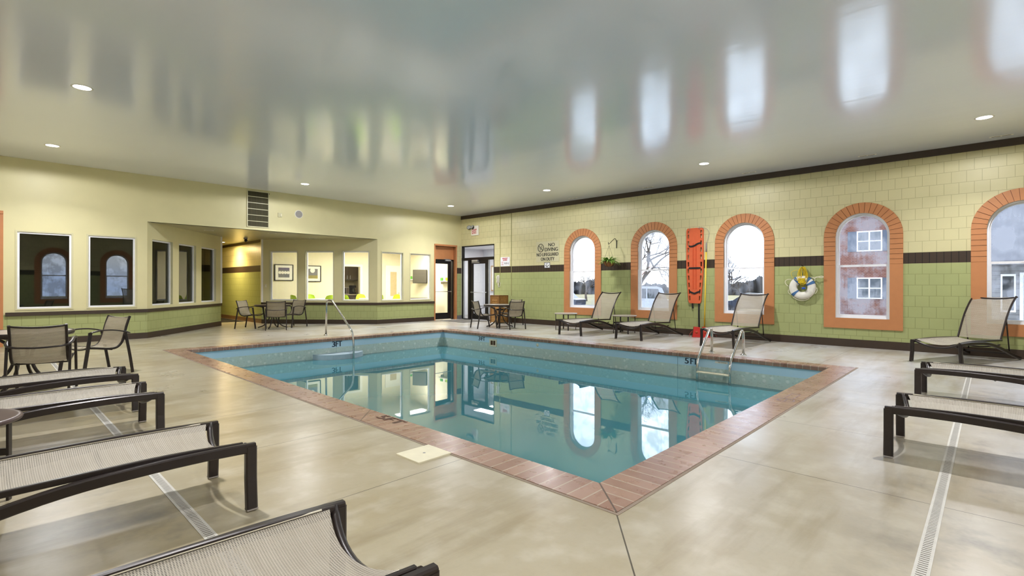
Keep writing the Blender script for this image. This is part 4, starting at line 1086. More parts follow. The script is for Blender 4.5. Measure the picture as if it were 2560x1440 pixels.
for sx in (-.035, .035): m.box(sx-.018, sx+.018, -.061, -.055, .35, 1.5, b=.003, mi=1)
for k in range(8):
    for sx in (-.035, .035): m.lathe([(0, 0), (.006, 0)], 10, M=Matrix.Translation((sx, -.0625, .55+k*.13)) @ Matrix.Rotation(radians(90), 4, 'X'), mi=2)
bo = m.build('board', [M_borange, mat('board_rib', (206, 80, 38), .45), M_boranged], r)
for z0, z1, dp in ((1.44, 1.50, -.03), (.88, .88, 0), (.30, .30, -.05)):
    m = MB(); w_ = hwid(z0/HB)*.78
    pts = catmull([(-w_, -.05, z0), (-w_*.5, -.068, z0+dp*.6), (0, -.07, (z0+z1)/2+dp), (w_*.5, -.068, z1+dp*.5), (w_, -.05, z1)], 4)
    m.sweep(pts, [(.02, -.002), (.02, .002), (-.02, .002), (-.02, -.002)], side=(0, 0, 1), smooth=False); m.build('strap', M_strap, r)
m = MB(); m.bar([(.105, -.04, .02), (.108, -.045, -.30), (.112, -.042, -.60)], .042, .004, (1, 0, 0)); m.build('strap', M_strap, r)
m = MB(); m.bar([(-.06, -.04, .02), (-.055, -.045, -.07), (-.045, -.04, -.13)], .04, .004, (1, 0, 0)); m.build('strap', M_strap, r)
for sx in (-.12, .13): m = MB(); m.tube([(sx, 0, HB-.05), (sx, -.075, HB-.045), (sx, -.08, HB+.03)], .005, 8); m.build('hook', M_steel, r)
# head immobiliser (red) on the floor
r = empty('head_immobiliser', (12.05, 5.12, 0), radians(-60), 'red head immobiliser blocks on the floor under the spine board', 'rescue gear')
m = MB()
for s in (-1, 1):
    m = MB(); poly = [(-.09, 0), (.09, 0), (.075, .24), (-.06, .25)]
    M_ = Matrix.Translation((s*.10, 0, 0)) @ Matrix.Rotation(radians(90), 4, 'X')
    m.prism(poly, -.06, .06, M=M_); m.lathe([(0, .062), (.035, .062), (.036, .058)], 20, M=M_ @ Matrix.Translation((0, .12, 0)), mi=1); m.build('foam_block', [M_red, M_boranged], r)
m = MB(); m.box(-.20, .22, -.09, .09, .0, .02, b=.005); m.build('base_pad', M_red, r)
m = MB(); m.sweep(catmull([(-.19, .0, .15), (-.25, -.03, .08), (-.27, -.05, .004)], 5), [(.018, -.0015), (.018, .0015), (-.018, .0015), (-.018, -.0015)], side=(0, 1, 0), smooth=False); m.build('strap', M_red, r)
m = MB(); m.sweep(catmull([(.20, -.02, .12), (.30, -.06, .10), (.36, -.05, .02)], 5), [(.018, -.0015), (.018, .0015), (-.018, .0015), (-.018, -.0015)], side=(0, 1, 0), smooth=False); m.build('strap', M_red, r)
# life hook pole
r = empty('rescue_pole', (DX-.05, 5.09, .15), 0, 'yellow rescue pole with a wire loop leaning beside the spine board', 'pole')
m = MB(); m.tube([(-.03, .02, -.145), (-.01, -.018, 1.93)], .0165, 12); m.build('shaft', M_yellow, r)
m = MB(); m.tube([(-.01, -.018, 1.93), (-.01, -.02, 2.12), (-.01, -.02, 2.16)], .019, 12, scale=[1, 1, .45]); m.build('ferrule', M_greyp, r)
m = MB(); m.tube(catmull([(-.01, -.02, 2.15), (-.01, -.06, 2.25), (-.01, -.09, 2.40), (-.01, -.02, 2.50), (-.01, .10, 2.535), (-.01, .20, 2.53)], 6), .0045, 8); m.build('wire_hook', M_greyp, r)
# ring buoy
r = empty('ring_buoy', (DX, 2.965, 1.215), radians(-90), 'white ring buoy with blue bands hung on the green wall', 'ring buoy')
nseg = 64; RR, rr = .178, .082
def torus(mb, a0, a1, grow=0, mi=0, n=20, full=False):
    k = 14; pts = []
    for i in range(n+(0 if full else 1)):
        a = a0+(a1-a0)*i/n; pts.append((RR*cos(a), -.07, RR*sin(a)))
    mb.sweep(pts, [((rr+grow)*cos(2*pi*j/k), (.052+grow)*sin(2*pi*j/k)) for j in range(k)][::1], side=(0, 1, 0) if False else None, closed=full, mi=mi) if False else None
    vs = []; fs = []; N = n if full else n+1
    for i in range(N):
        a = a0+(a1-a0)*i/n
        for j in range(k):
            b = 2*pi*j/k; q = RR+(rr+grow)*cos(b); vs.append((q*cos(a), -.065+(.050+grow)*sin(b), q*sin(a)))
    for i in range(n):
        i2 = (i+1) % N
        for j in range(k): fs.append((i*k+j, i*k+(j+1) % k, i2*k+(j+1) % k, i2*k+j))
    mb.add(vs, fs, mi, True)
m = MB(); torus(m, 0, 2*pi, n=64, full=True); ring_ = m.build('ring', M_buoy, r)
for a in (55, 125, 28, 222): m = MB(); torus(m, radians(a-8), radians(a+8), .003, n=6); m.build('band', M_blue, r)
m = MB()
for (a0, a1, bul) in ((140, 175, .09), (30, 55, .03), (190, 215, .02), (330, 360, .015), (230, 300, .01)):
    pts = [((RR+rr+.012+bul*sin(pi*i/12))*cos(radians(a0+(a1-a0)*i/12)), -.07, (RR+rr+.012+bul*sin(pi*i/12))*sin(radians(a0+(a1-a0)*i/12))) for i in range(13)]
    m.tube(pts, .006, 8)
m.tube(catmull([(.20, -.08, .2), (.27, -.08, .215), (.36, -.08, .24), (.40, -.08, .225), (.36, -.08, .21), (.27, -.08, .225), (.235, -.08, .18)], 5), .007, 8)
m.build('grab_line', M_wrope, r)
# coiled yellow throw rope on a hook
r = empty('throw_rope', (DX, 2.965, 1.66), radians(-90), 'coil of yellow throw rope hanging on the ring buoy hook', 'rope')
rnd = random.Random(3)
m = MB(); pts = []
for k in range(13):
    ca = rnd.uniform(-.03, .045); wd = rnd.uniform(.035, .095); ln = rnd.uniform(.26, .43); yo = -.03-.008*k-rnd.uniform(0, .01)
    for i in range(14):
        a = 2*pi*i/14; z = -ln/2+ln/2*cos(a); pts.append((ca+wd*sin(a)*(1.0-.25*cos(a)), yo, z))
m.tube(catmull(pts, 3), .0048, 6)
m.build('coil', M_rope, r)
m = MB(); pts = []
for k in range(9):
    z = -.24-k*.012
    for i in range(8):
        a = 2*pi*i/8; pts.append((.075*cos(a), -.085+.06*sin(a), z-.012*i/8))
m.tube(catmull(pts, 3), .006, 6); m.build('wrapping', M_rope, r)
m = MB(); m.tube(catmull([(-.06, -.13, -.30), (-.17, -.12, -.24), (-.21, -.1, -.12), (-.12, -.1, -.07), (-.03, -.08, -.09)], 5), .004, 6); m.build('loose_end', M_rope, r)
m = MB(); m.lathe([(0, -.02), (.03, -.018), (.04, 0), (.03, .018), (0, .02)], 18, (.04, -.13, -.46)); m.build('float', mat('blue_float', (28, 84, 190), .4), r)
m = MB(); m.tube([(0, .0, .02), (0, -.1, .02), (0, -.13, .05)], .006, 8); m.build('hook', M_black, r)
# hanging basket
r = empty('hanging_basket', (DX-.36, 7.66, 0), 0, 'green leafy plant in a coir basket hanging from a black wall bracket', 'hanging plant')
bx0, bz = 0, 1.92
t = NT('coir_liner'); tc = t.n('TexCoord').outputs['Object']; nn = t.noise(tc, 70, 5, .7)
M_coir = t.done(t.principled(t.mix(nn, lin((112, 66, 34)), lin((178, 124, 78))), .9, bump=nn, bstr=.6))
m = MB(); m.lathe([(0, -.15), (.05, -.148), (.11, -.115), (.15, -.05), (.165, 0), (.15, 0), (.0, -.02)], 28, (0, 0, bz)); m.build('coir_bowl', M_coir, r)
m = MB(); m.tube([(.168*cos(a), .168*sin(a), bz) for a in [2*pi*i/28 for i in range(28)]], .005, 6, closed=True)
for k in range(8):
    a = 2*pi*k/8; m.tube([(q*cos(a), q*sin(a), bz+z) for q, z in ((.17, 0), (.155, -.05), (.115, -.118), (.05, -.153))], .0035, 6)
wf = m.build('wire_frame', M_black, r)
m = MB()
for k in range(3):
    a = 2*pi*k/3+.5; m.tube([(.165*cos(a), .165*sin(a), bz), (.0, .0, 2.36)], .0028, 6)
m.build('chain', M_frame, r)
t = NT('leaf_green'); tc = t.n('TexCoord').outputs['Object']; nn = t.noise(tc, 25, 2)
M_leaf = t.done(t.principled(t.mix(nn, lin((62, 124, 44)), lin((172, 210, 92))), .45))
m = MB(); rnd = random.Random(11)
for k in range(170):
    a = rnd.uniform(0, 2*pi); L_ = rnd.uniform(.16, .36); el = rnd.uniform(.15, 1.3); r0 = rnd.uniform(0, .11); w = rnd.uniform(.011, .021)
    d_ = Vector((cos(a), sin(a), 0)); n_ = Vector((-sin(a), cos(a), 0)); p = d_*r0+Vector((0, 0, bz-.01)); vs = []
    for i in range(6):
        s_ = i/5; q = p+d_*(L_*s_*cos(el*(1-.5*s_)))+Vector((0, 0, L_*(sin(el)*s_-.75*s_*s_*.8))); ww = w*sin(pi*min(.97, s_*.85+.13)); vs += [q-n_*ww, q+n_*ww]
    m.add(vs, [(2*i, 2*i+1, 2*i+3, 2*i+2) for i in range(5)], smooth=True)
m.build('foliage', M_leaf, r)
m = MB(); m.bar([(.349, -.02, 2.30), (.349, -.02, 2.52)], .02, .012, (0, 1, 0)); m.build('wall_plate', M_black, r)
m = MB(); m.tube(catmull([(.345, -.02, 2.49), (.31, -.02, 2.545), (.25, -.016, 2.56), (.12, -.008, 2.48), (.0, 0, 2.40), (-.03, .003, 2.40), (-.035, .003, 2.45)], 5), .008, 8); m.build('bracket', M_black, r)

# signs
def board(name, y0, y1, z0, z1, m, label, cat='sign', th=.01):
    r = empty(name, (DX, (y0+y1)/2, (z0+z1)/2), radians(-90), label, cat); w = (y1-y0)/2; h = (z1-z0)/2
    mb = MB(); mb.box(-w, w, -th, 0, -h, h, b=.002); mb.build('board', m, r); return r, w, h
LM = lambda x, z, th=.012: frameM((x, -th, z), (1, 0, 0), (0, 0, 1), (0, -1, 0))
r, w, h = board('pool_sign', 9.69, 10.62, 2.0, 2.645, M_signbg, 'large cream NO DIVING, NO LIFEGUARD ON DUTY sign')
mb = MB(); b_ = .004
add_text(mb, 'NO', LM(.17, .155), .25, .105, bold=b_); add_text(mb, 'DIVING', LM(.16, .005), .52, .115, bold=b_)
add_text(mb, 'NO LIFEGUARD', LM(.0, -.145), .88, .105, bold=b_); add_text(mb, 'ON DUTY', LM(.01, -.29), .55, .105, bold=b_)
mb.build('lettering', M_text, r)
mb = MB(); P = [(-.27+.115*cos(a), -.013, .12+.125*sin(a)) for a in [2*pi*i/32 for i in range(32)]]
mb.tube(P, .009, 8, closed=True); mb.tube([(-.355, -.014, .20), (-.185, -.014, .04)], .008, 8); mb.tube([(-.31, -.014, .03), (-.26, -.014, .12), (-.23, -.014, .20)], .006, 6)
mb.tube([(-.35, -.014, .12), (-.31, -.014, .12)], .004, 6); mb.tube([(-.23, -.014, .125), (-.20, -.014, .13)], .004, 6); mb.build('pictogram', M_text, r)
r, w, h = board('small_notice', 10.05, 10.28, 1.80, 1.98, M_white, 'small white pictogram notice below the large cream sign')
mb = MB(); f = .012; mb.box(-w, w, -.014, -.008, h-f, h); mb.box(-w, w, -.014, -.008, -h, -h+f); mb.box(-w, -w+f, -.014, -.008, -h+f, h-f); mb.box(w-f, w, -.014, -.008, -h+f, h-f); mb.build('border', M_navy, r)
mb = MB()
for (x, z, s_) in ((-.03, .04, .018), (.02, .05, .012), (-.04, -.01, .022), (.045, -.01, .02), (0, -.045, .02), (.03, -.04, .014), (-.035, -.045, .014)): mb.box(x-s_, x+s_, -.0125, -.010, z-s_*.6, z+s_*.6)
mb.build('pictogram', M_text, r)
r, w, h = board('emergency_sign', 11.80, 12.24, 1.905, 2.215, M_white, 'white sign headed EMERGENCY NUMBER with 9 9 1 digits')
mb = MB(); add_text(mb, 'EMERGENCY', LM(0, .085), .26, .045, bold=.002); add_text(mb, 'NUMBER', LM(0, .03), .2, .045, bold=.002)
for k in range(4): add_text(mb, ('Police', 'Fire Dept.', 'Ambulance', 'Rescue')[k], LM(-.12, -.02-.034*k), .1, .02)
mb.build('lettering', M_redt, r)
mb = MB(); add_text(mb, '9 9 1', LM(.07, -.10), .19, .07, bold=.002); mb.build('digits', M_text, r)
# exit sign with emergency lamps
r = empty('exit_sign', (DX, 13.52, 3.22), radians(-90), 'white EXIT sign with two emergency lamp heads above the storefront', 'exit sign')
m = MB(); m.box(-.19, .19, -.05, 0, -.17, .18, b=.012); m.build('housing', M_whitep, r)
mb = MB(); add_text(mb, 'EXIT', LM(-.01, -.11, .052), .24, .17, bold=.004); mb.build('lettering', M_redt, r)
for x in (-.26, -.08):
    m = MB(); M_ = Matrix.Translation((x, -.09, .13)) @ Matrix.Rotation(radians(62), 4, 'X') @ Matrix.Rotation(radians(20 if x < -.2 else -5), 4, 'Y')
    m.lathe([(0, -.07), (.04, -.06), (.075, -.01), (.085, .02), (.075, .024)], 20, M=M_); lh = m.build('lamp_head', M_black, r)
    m = MB(); m.lathe([(0, .030), (.05, .027), (.074, .022)], 20, M=M_); m.build('lens', M_alum, lh)
# wall phone
r = empty('wall_phone', (DX, 12.33, 1.44), radians(-90), 'white wall telephone with a hanging cord', 'telephone')
m = MB(); m.box(-.045, .045, -.035, 0, -.10, .16, b=.012); m.build('base', M_whitep, r)
m = MB(); m.tube(catmull([(-.01, -.06, .14), (-.01, -.075, .08), (-.01, -.06, 0), (-.01, -.075, -.06), (-.01, -.06, -.11)], 4), .022, 10); m.build('handset', M_whitep, r)
m = MB(); m.tube(catmull([(0, -.06, -.11), (.03, -.04, -.24), (.10, -.04, -.20), (.12, -.04, -.08)], 6), .007, 6); m.tube([(.02, -.03, -.10), (.02, -.03, -.26)], .012, 8); m.build('cord', M_whitep, r)
# conduit lines
m = MB(); m.box(DX-.012, DX, 12.25, 12.268, 1.6, 3.688); S(m.build('trim_12', mat('painted_conduit', (178, 170, 116), .5)))
m = MB(); m.box(DX-.010, DX, 11.715, 11.735, .9, 3.688); S(m.build('trim_13', mat('painted_conduit_dark', (150, 146, 96), .5)))

# ------------------------------------------------------------------ drywall wall items
r = empty('return_air_grille', (5.125, LY, 3.285), 0, 'tall dark return-air grille with pale horizontal bars', 'vent')
m = MB(); W2, H2, f = .285, .49, .025
m.box(-W2, -W2+f, -.02, 0, -H2, H2); m.box(W2-f, W2, -.02, 0, -H2, H2); m.box(-W2+f, W2-f, -.02, 0, -H2, -H2+f); m.box(-W2+f, W2-f, -.02, 0, H2-f, H2); m.build('frame', mat_casing, r)
t = NT('grille_mesh'); tc = t.n('TexCoord').outputs['Object']; sep = t.n('SeparateXYZ'); t.l(tc, sep.inputs[0]); fr = t.math('FRACT', t.math('DIVIDE', t.math('ADD', sep.outputs[0], 5.0), .022))
M_gr = t.done(t.principled(t.mix(t.math('LESS_THAN', fr, .3), lin((58, 54, 34)), lin((92, 86, 58))), .8))
m = MB(); m.box(-W2+f, W2-f, -.006, 0, -H2+f, H2-f); m.build('backing', M_gr, r)
for k in range(5): m = MB(); z = -H2+(2*H2)*(k+1)/6; m.box(-W2+f, W2-f, -.018, -.006, z-.008, z+.008); m.build('bar', mat_casing, r)
m = MB(); m.box(W2-.005, W2+.005, -.03, 0, H2-.06, H2-.03); m.build('latch', M_black, r)
r = empty('wall_speaker', (6.23, LY, 3.265), 0, 'round grey speaker grille high on the drywall', 'speaker')
m = MB(); m.lathe([(.10, .012), (.115, .010), (.12, 0)], 32, M=Matrix.Rotation(radians(90), 4, 'X')); m.build('ring', M_whitep, r)
m = MB(); m.lathe([(0, .010), (.10, .010)], 32, M=Matrix.Rotation(radians(90), 4, 'X')); m.build('grille', M_greyp, r)
r = empty('motion_detector', (5.70, LY, 3.19), 0, 'small cream detector box between the grille and the speaker', 'detector')
m = MB(); m.box(-.055, .055, -.02, 0, -.06, .06, b=.005); m.build('plate', mat_casing, r); m = MB(); m.box(.0, .045, -.04, -.02, -.04, .03, b=.008); m.build('sensor', M_ivory, r)
ca, sa = cos(radians(d2)), sin(radians(d2))
r = empty('light_switch', (A2[0]+ca*.14, A2[1]+sa*.14, 1.22), radians(d2), 'ivory light switch beside the corridor', 'switch')
m = MB(); m.box(-.04, .04, -.01, 0, -.06, .06, b=.003); m.build('plate', M_ivory, r); m = MB(); m.box(-.012, .012, -.018, -.01, -.025, .025); m.build('toggle', M_whitep, r)

# ------------------------------------------------------------------ ceiling items
def downlight(x, y, z, label, lit=True, rad=.095, group='recessed ceiling downlights', power=LAMP_POWER, col=(.97, .97, 1.0)):
    r = empty('downlight', (x, y, z), 0, label, 'downlight', group)
    m = MB(); m.lathe([(rad, -.003), (rad+.018, -.004), (rad+.022, 0)], 28); m.build('trim_ring', M_whitep, r)
    m = MB(); m.lathe([(0, -.002), (rad, -.002)], 28); m.build('lens', M_lampE if lit else M_lampoff, r)
    if lit:
        area('downlight_flood', (x, y, z-.012), (0, 0, 0), rad*2, power*.75, col, 'DISK', spread=130)
        d = bpy.data.lights.new('downlight_lamp', 'SPOT'); d.energy = power; d.color = col; d.spot_size = radians(176); d.spot_blend = .12; d.shadow_soft_size = rad; o = bpy.data.objects.new('downlight_lamp', d); o.location = (x, y, z-.02-rad); COL.objects.link(o)
DLB = ['lit downlight nearest the viewer, upper left of the ceiling', 'lit downlight above the two dark left windows', 'lit downlight right of the tall dark grille', 'lit downlight nearest the far corner', 'lit downlight above the first side table',
       'lit downlight above the spine board', 'lit downlight at the far right of the ceiling', 'lit downlight overhead left of the camera', 'lit downlight behind the viewer on the left', 'lit downlight behind the viewer in the middle']
for (x, y), lb in zip(LAMPS, DLB): downlight(x, y, CH, lb)
downlight(4.25, 15.39, S_SOF, 'unlit soffit downlight left of the corridor', False, group='unlit soffit downlights'); downlight(5.74, 14.93, S_SOF, 'unlit soffit downlight nearest the pool', False, group='unlit soffit downlights'); downlight(7.23, 15.58, S_SOF, 'unlit soffit downlight above the angled windows', False, group='unlit soffit downlights')
downlight(5.75, 19.29, S_SOF, 'glowing warm downlight in the corridor ceiling', True, .07, power=42, col=(1, .74, .36))
SL = ['nearest ceiling slot vent at the far right', 'ceiling slot vent above the fourth arched window', 'ceiling slot vent above the third arched window', 'ceiling slot vent above the second arched window', 'farthest ceiling slot vent, near the corner']
for y0, lb in zip((-.12, 1.77, 3.98, 6.50, 8.92), SL):
    r = empty('slot_vent', (11.98, y0, CH), 0, lb, 'vent', 'ceiling slot vents'); m = MB(); m.box(-.03, .03, -.15, .15, -.004, 0); m.build('plate', M_whitep, r)
    for s in (-1, 1): m = MB(); m.box(-.010, .010, s*.065-.055, s*.065+.055, -.006, -.004); m.build('slot', M_black, r)
r = empty('dome_camera', (5.73, 17.02, S_SOF), 0, 'small black and white security camera under the soffit', 'security camera')
m = MB(); m.lathe([(0, 0), (.06, 0), (.06, -.02), (.05, -.045), (0, -.05)], 20); m.build('base', M_greyp, r)
m = MB(); m.lathe([(0, .05), (.03, .045), (.045, .02), (.045, -.02), (.03, -.045), (0, -.05)], 20, M=Matrix.Translation((0, -.02, -.08)) @ Matrix.Rotation(radians(60), 4, 'X')); m.build('eyeball', M_black, r)

# ------------------------------------------------------------------ mats
m = MB(); m.box(11.1, 12.25, 12.75, 14.05, 0, .008, b=.002); tag(m.build('entrance_mat', M_mat), 'grey entrance mat inside the storefront door', 'mat')
m = MB(); m.box(5.2, 6.22, 18.5, 21.5, 0, .01, b=.002); tag(m.build('corridor_mat', M_rubber), 'black runner mat on the corridor floor', 'mat')

# ------------------------------------------------------------------ outside
t = NT('winter_ground'); tc = t.n('TexCoord').outputs['Object']; nn = t.noise(tc, .35, 5)
M_grd = t.done(t.principled(t.mix(nn, lin((100, 98, 64)), lin((140, 126, 98))), .9, spec=.1))
g = MB(); g.add([(DX+.2, -60, -.62), (160, -60, -.62), (160, 120, -.62), (DX+.2, 120, -.62)], [(0, 1, 2, 3)]); S(g.build('floor_outdoor', M_grd))
g = MB(); g.add([(-40, -80, -.62), (160, -80, -.62), (160, -60, -.62), (-40, -60, -.62)], [(0, 1, 2, 3)]); g.add([(-40, -60, -.62), (DX+.2, -60, -.62), (DX+.2, BY-.2, -.62), (-40, BY-.2, -.62)], [(0, 1, 2, 3)]); S(g.build('floor_outdoor_front', M_grd))
g = MB(); g.add([(DX+.2, -12, -.6), (22.5, -12, -.6), (22.5, 14, -.6), (DX+.2, 14, -.6)], [(0, 1, 2, 3)]); g.add([(-6, -10, -.6), (DX+.2, -10, -.6), (DX+.2, BY-.2, -.6), (-6, BY-.2, -.6)], [(0, 1, 2, 3)]); S(g.build('floor_bounce', mat('pale_bounce_ground', (240, 238, 234), .8, var=.03)))  # unseen pale ground, added to bounce skylight up to the ceiling
g = MB(); g.add([(22, 6, -.6), (40, 6, -.6), (40, 60, -.6), (22, 60, -.6)], [(0, 1, 2, 3)]); S(g.build('floor_parking', mat('asphalt', (62, 62, 66), .85)))
M_bark = mat('tree_bark', (74, 64, 56), .9); M_bark2 = mat('reddish_twigs', (126, 88, 80), .9)
def tree(x, y, H, seed, label, mt=None, spread=.55, depth=5, tr=.16):
    rd = random.Random(seed); m = MB()
    def br(p, d, L_, r_, k):
        q = p+d*L_*.5+Vector((rd.uniform(-1, 1), rd.uniform(-1, 1), rd.uniform(-.3, .5)))*L_*.06; e = p+d*L_
        m.tube([p, q, e], r_, 5 if k > 1 else 3, scale=[1, .85, .62], caps=False)
        if k == 0: return
        n = 3 if k > 1 else 4
        for i in range(n):
            ax = d.orthogonal(); ax.rotate(Matrix.Rotation(rd.uniform(0, 2*pi), 3, d)); nd = d.copy(); nd.rotate(Matrix.Rotation(rd.uniform(.3, .3+spread), 3, ax)); nd.z += .12; nd.normalize()
            br(p+d*L_*rd.uniform(.62, 1), nd, L_*rd.uniform(.58, .8), r_*.58, k-1)
    br(Vector((0, 0, 0)), Vector((0, 0, 1)), H*.3, tr, depth)
    o = m.build('bare_tree', mt or M_bark); o.location = (x, y, -.65); tag(o, label, 'tree', 'bare winter trees outside')
tree(50, 35.2, 4.6, 1, 'leafless winter tree in the distance of the first arched window')
tree(23, 12.9, 7.5, 2, 'dense leafless tree filling the upper half of the second arched window', tr=.13, spread=.8, depth=6)
tree(36, 20.5, 8, 3, 'reddish twiggy tree behind the white pickup truck', M_bark2, .8, 6, .14)
tree(24, 9.15, 4.6, 4, 'leafless tree at the left of the third arched window', tr=.14)
tree(46, 15.9, 3.4, 5, 'wide leafless tree low in the third arched window', spread=.9, depth=6, tr=.09)
tree(60, 47, 9, 6, 'distant leafless tree in the first arched window', depth=5); tree(70, 62, 9, 8, 'farthest leafless tree on the horizon left', depth=5)
# hedge line on the horizon
t = NT('hedge'); tc = t.n('TexCoord').outputs['Object']; nn = t.noise(tc, 3, 5)
M_hedge = t.done(t.principled(t.mix(nn, lin((44, 44, 42)), lin((84, 78, 74))), .95, bump=nn, bstr=.8))
rd = random.Random(5); m = MB(); NC = 900
hts_ = [2.6+rd.uniform(-.14, .2)+.3*sin(i*.37)*sin(i*.13)+.7*sin(i*.021)+.5*sin(i*.083+1) for i in range(NC+1)]
def hfn(u, v):
    a = -.2+u*1.15; R_ = 110+2.5*sin(u*400); return Vector((R_*cos(a), R_*sin(a), -.7+v*hts_[min(NC, int(round(u*NC)))]))
m.grid(hfn, NC, 3)
tag(m.build('tree_line', M_hedge), 'grey distant tree line along the horizon', 'trees', kind='stuff')
# pickup truck
M_tw = mat('white_car_paint', (176, 178, 182), .2, 0, .6, .01); M_tg = mat('car_glass', (44, 50, 56), .1, 0, .8)
r = empty('pickup_truck', (27.2, 14.6, -.60), radians(118), 'white pickup truck parked outside the second arched window', 'truck')
m = MB(); W3 = .95
side = [(-2.7, .45), (-2.75, .95), (-1.0, 1.02), (-.95, 1.05), (-.65, 1.72), (-.4, 1.80), (.75, 1.80), (1.35, 1.18), (2.55, 1.02), (2.75, .85), (2.78, .45), (2.2, .38), (1.3, .38), (-1.3, .38), (-2.2, .38)]
M_ = Matrix.Rotation(radians(90), 4, 'X'); m.prism(side, -W3, W3, M=M_); m.build('body', M_tw, r)
for s in (-1, 1):
    m = MB(); gl_ = [(-.62, 1.12), (-.45, 1.66), (.15, 1.68), (.15, 1.12)]; m.prism(gl_, s*W3-.01, s*W3+.01, M=M_); gl_ = [(.22, 1.12), (.22, 1.68), (.70, 1.68), (1.18, 1.16)]; m.prism(gl_, s*W3-.01, s*W3+.01, M=M_); m.build('side_window', M_tg, r)
m = MB(); m.add([(.80, -.8, 1.74), (.80, .8, 1.74), (1.32, .85, 1.22), (1.32, -.85, 1.22)], [(0, 1, 2, 3)]); m.v = [(x+.02, y, z+.02) for x, y, z in m.v]; m.build('windscreen', M_tg, r)
for x in (-1.75, 1.75):
    for s in (-1, 1): m = MB(); m.lathe([(0, .11), (.2, .11), (.22, .12), (.36, .12), (.38, .1), (.38, -.1), (.36, -.12), (0, -.12)], 24, M=Matrix.Translation((x, s*.86, .38)) @ Matrix.Rotation(radians(90), 4, 'X')); m.build('wheel', M_rubber, r)
# parked dark cars, low
for x, y, a, lb in ((30.5, 24.3, 100, 'dark parked car low in the first arched window'), (34, 11.0, 100, 'grey parked car low in the third arched window')):
    r = empty('parked_car', (x, y, -.60), radians(a), lb, 'car'); m = MB(); side = [(-2.1, .4), (-2.15, .8), (-1.5, .9), (-1.0, 1.35), (.4, 1.38), (1.1, .92), (2.05, .8), (2.1, .4)]
    m.prism(side, -.85, .85, M=Matrix.Rotation(radians(90), 4, 'X')); m.build('body', mat('dark_car_paint', (40, 44, 56), .25, 0, .6), r)
    for wx in (-1.3, 1.3):
        for s in (-1, 1): m = MB(); m.lathe([(0, .1), (.3, .1), (.32, 0), (.3, -.1), (0, -.1)], 20, M=Matrix.Translation((wx, s*.8, .32)) @ Matrix.Rotation(radians(90), 4, 'X')); m.build('wheel', M_rubber, r)
# lamp post
r = empty('lamp_post', (30, 11.25, -.6), 0, 'black lamp post seen through the third arched window', 'lamp post')
m = MB(); m.tube([(0, 0, 0), (0, 0, 3.0)], .05, 10); m.build('post', M_black, r); m = MB(); m.lathe([(0, 3.0), (.12, 3.0), (.16, 3.3), (.05, 3.42), (0, 3.45)], 16); m.build('lantern', M_black, r)
# brick building
t = NT('red_brick'); tc = t.n('TexCoord').outputs['Object']; mp = t.n('Mapping'); mp.inputs['Rotation'].default_value = (radians(90), 0, 0); t.l(tc, mp.inputs[0])
b_ = t.n('TexBrick'); b_.inputs['Scale'].default_value = 3.2; b_.inputs['Color1'].default_value = rgba((104, 62, 52)); b_.inputs['Color2'].default_value = rgba((124, 80, 66)); b_.inputs['Mortar'].default_value = rgba((128, 118, 110)); b_.inputs['Mortar Size'].default_value = .015; t.l(mp.outputs[0], b_.inputs['Vector'])
M_brick = t.done(t.principled(b_.outputs[0], .85, spec=.2))
BXX = 36.0
r = empty('brick_building', (BXX, 5.0, -.6), radians(-90), 'red brick building with white windows and grey shutters outside the fourth arched window', 'building')
m = MB(); m.box(-3.4, 3.4, 0, 8, 0, 6.4); m.build('wall', M_brick, r)
M_shut = mat('grey_shutter', (72, 78, 90), .6); M_wpane = mat('window_pane_dim', (70, 76, 84), .15, 0, .7); M_shin = mat('grey_shingle', (84, 83, 86), .9, nscale=4, var=.2)
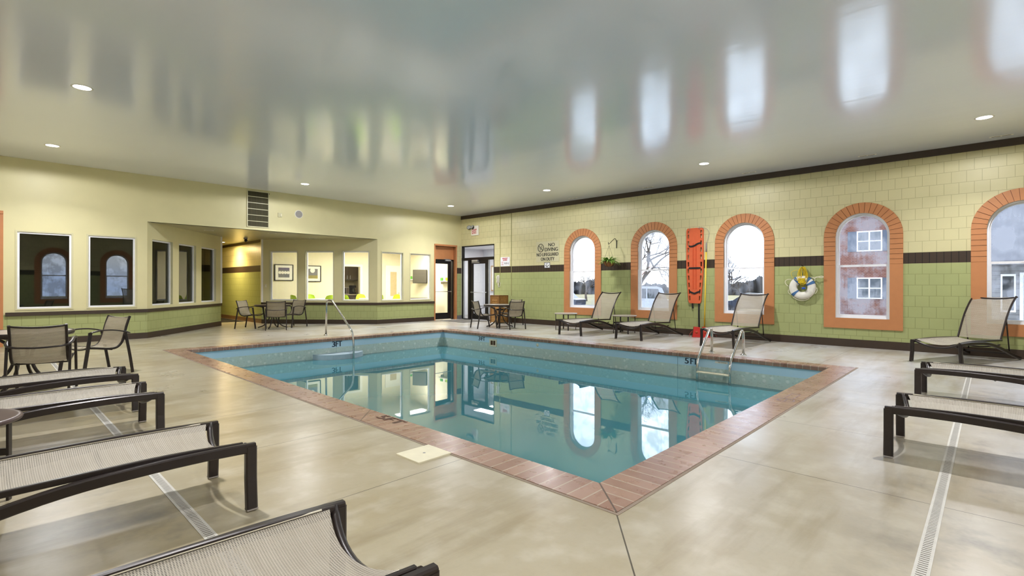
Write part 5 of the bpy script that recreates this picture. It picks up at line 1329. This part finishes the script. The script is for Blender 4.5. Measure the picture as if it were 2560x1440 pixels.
for z0, z1 in ((1.1, 2.35), (3.9, 5.1)):
    for xc in (-.2,):
        m = MB(); m.box(xc-.62, xc+.62, -.05, 0, z0, z1); wn_ = m.build('window', M_white, r)
        m = MB(); m.box(xc-.55, xc-.04, -.06, -.05, z0+.07, (z0+z1)/2-.03); m.box(xc+.04, xc+.55, -.06, -.05, z0+.07, (z0+z1)/2-.03); m.box(xc-.55, xc-.04, -.06, -.05, (z0+z1)/2+.03, z1-.07); m.box(xc+.04, xc+.55, -.06, -.05, (z0+z1)/2+.03, z1-.07); m.build('pane', M_wpane, wn_)
        for s in (-1, 1): m = MB(); m.box(xc+s*.86-.22, xc+s*.86+.22, -.04, 0, z0, z1); m.build('shutter', M_shut, r)
m = MB(); m.add([(-3.8, -.6, 6.3), (3.8, -.6, 6.3), (3.8, 4, 9.2), (-3.8, 4, 9.2), (3.8, 8.6, 6.3), (-3.8, 8.6, 6.3)], [(0, 1, 2, 3), (3, 2, 4, 5), (0, 3, 5), (1, 4, 2)]); m.build('roof', M_shin, r)
# siding house
t = NT('grey_siding'); tc = t.n('TexCoord').outputs['Object']; sep = t.n('SeparateXYZ'); t.l(tc, sep.inputs[0]); fr = t.math('FRACT', t.math('DIVIDE', sep.outputs[2], .16))
M_side = t.done(t.principled(t.mix(t.math('LESS_THAN', fr, .14), lin((112, 111, 110)), lin((76, 75, 74))), .7))
r = empty('siding_house', (26.0, -3.6, -.6), radians(-90), 'grey clapboard house with a blue door outside the last arched window', 'house')
m = MB(); m.box(-4.2, 6, 0, 7, 0, 3.0); m.build('wall', M_side, r)
m = MB(); m.add([(-4.6, -1.6, 2.75), (6.4, -1.6, 2.75), (6.4, 3.5, 8.2), (-4.6, 3.5, 8.2), (6.4, 8, 2.9), (-4.6, 8, 2.9), (6.4, -1.6, 2.6), (-4.6, -1.6, 2.6), (-4.6, 0, 2.6), (6.4, 0, 2.6)], [(0, 1, 2, 3), (3, 2, 4, 5), (7, 6, 1, 0), (8, 9, 6, 7), (0, 3, 5), (1, 4, 2)]); m.build('roof', M_shin, r)
m = MB(); m.box(-3.35, -2.95, -.05, 0, .9, 2.3); w_ = m.build('window', M_white, r); m = MB(); m.box(-3.3, -3.0, -.06, -.05, .97, 2.22); m.build('pane', M_tg, w_)
m = MB(); m.box(-2.85, -1.2, -.05, 0, 0, 2.35); m.box(-2.75, -1.3, -.06, -.05, .05, 2.25, 1); m.build('door', [M_white, mat('blue_door', (70, 96, 112), .4)], r)
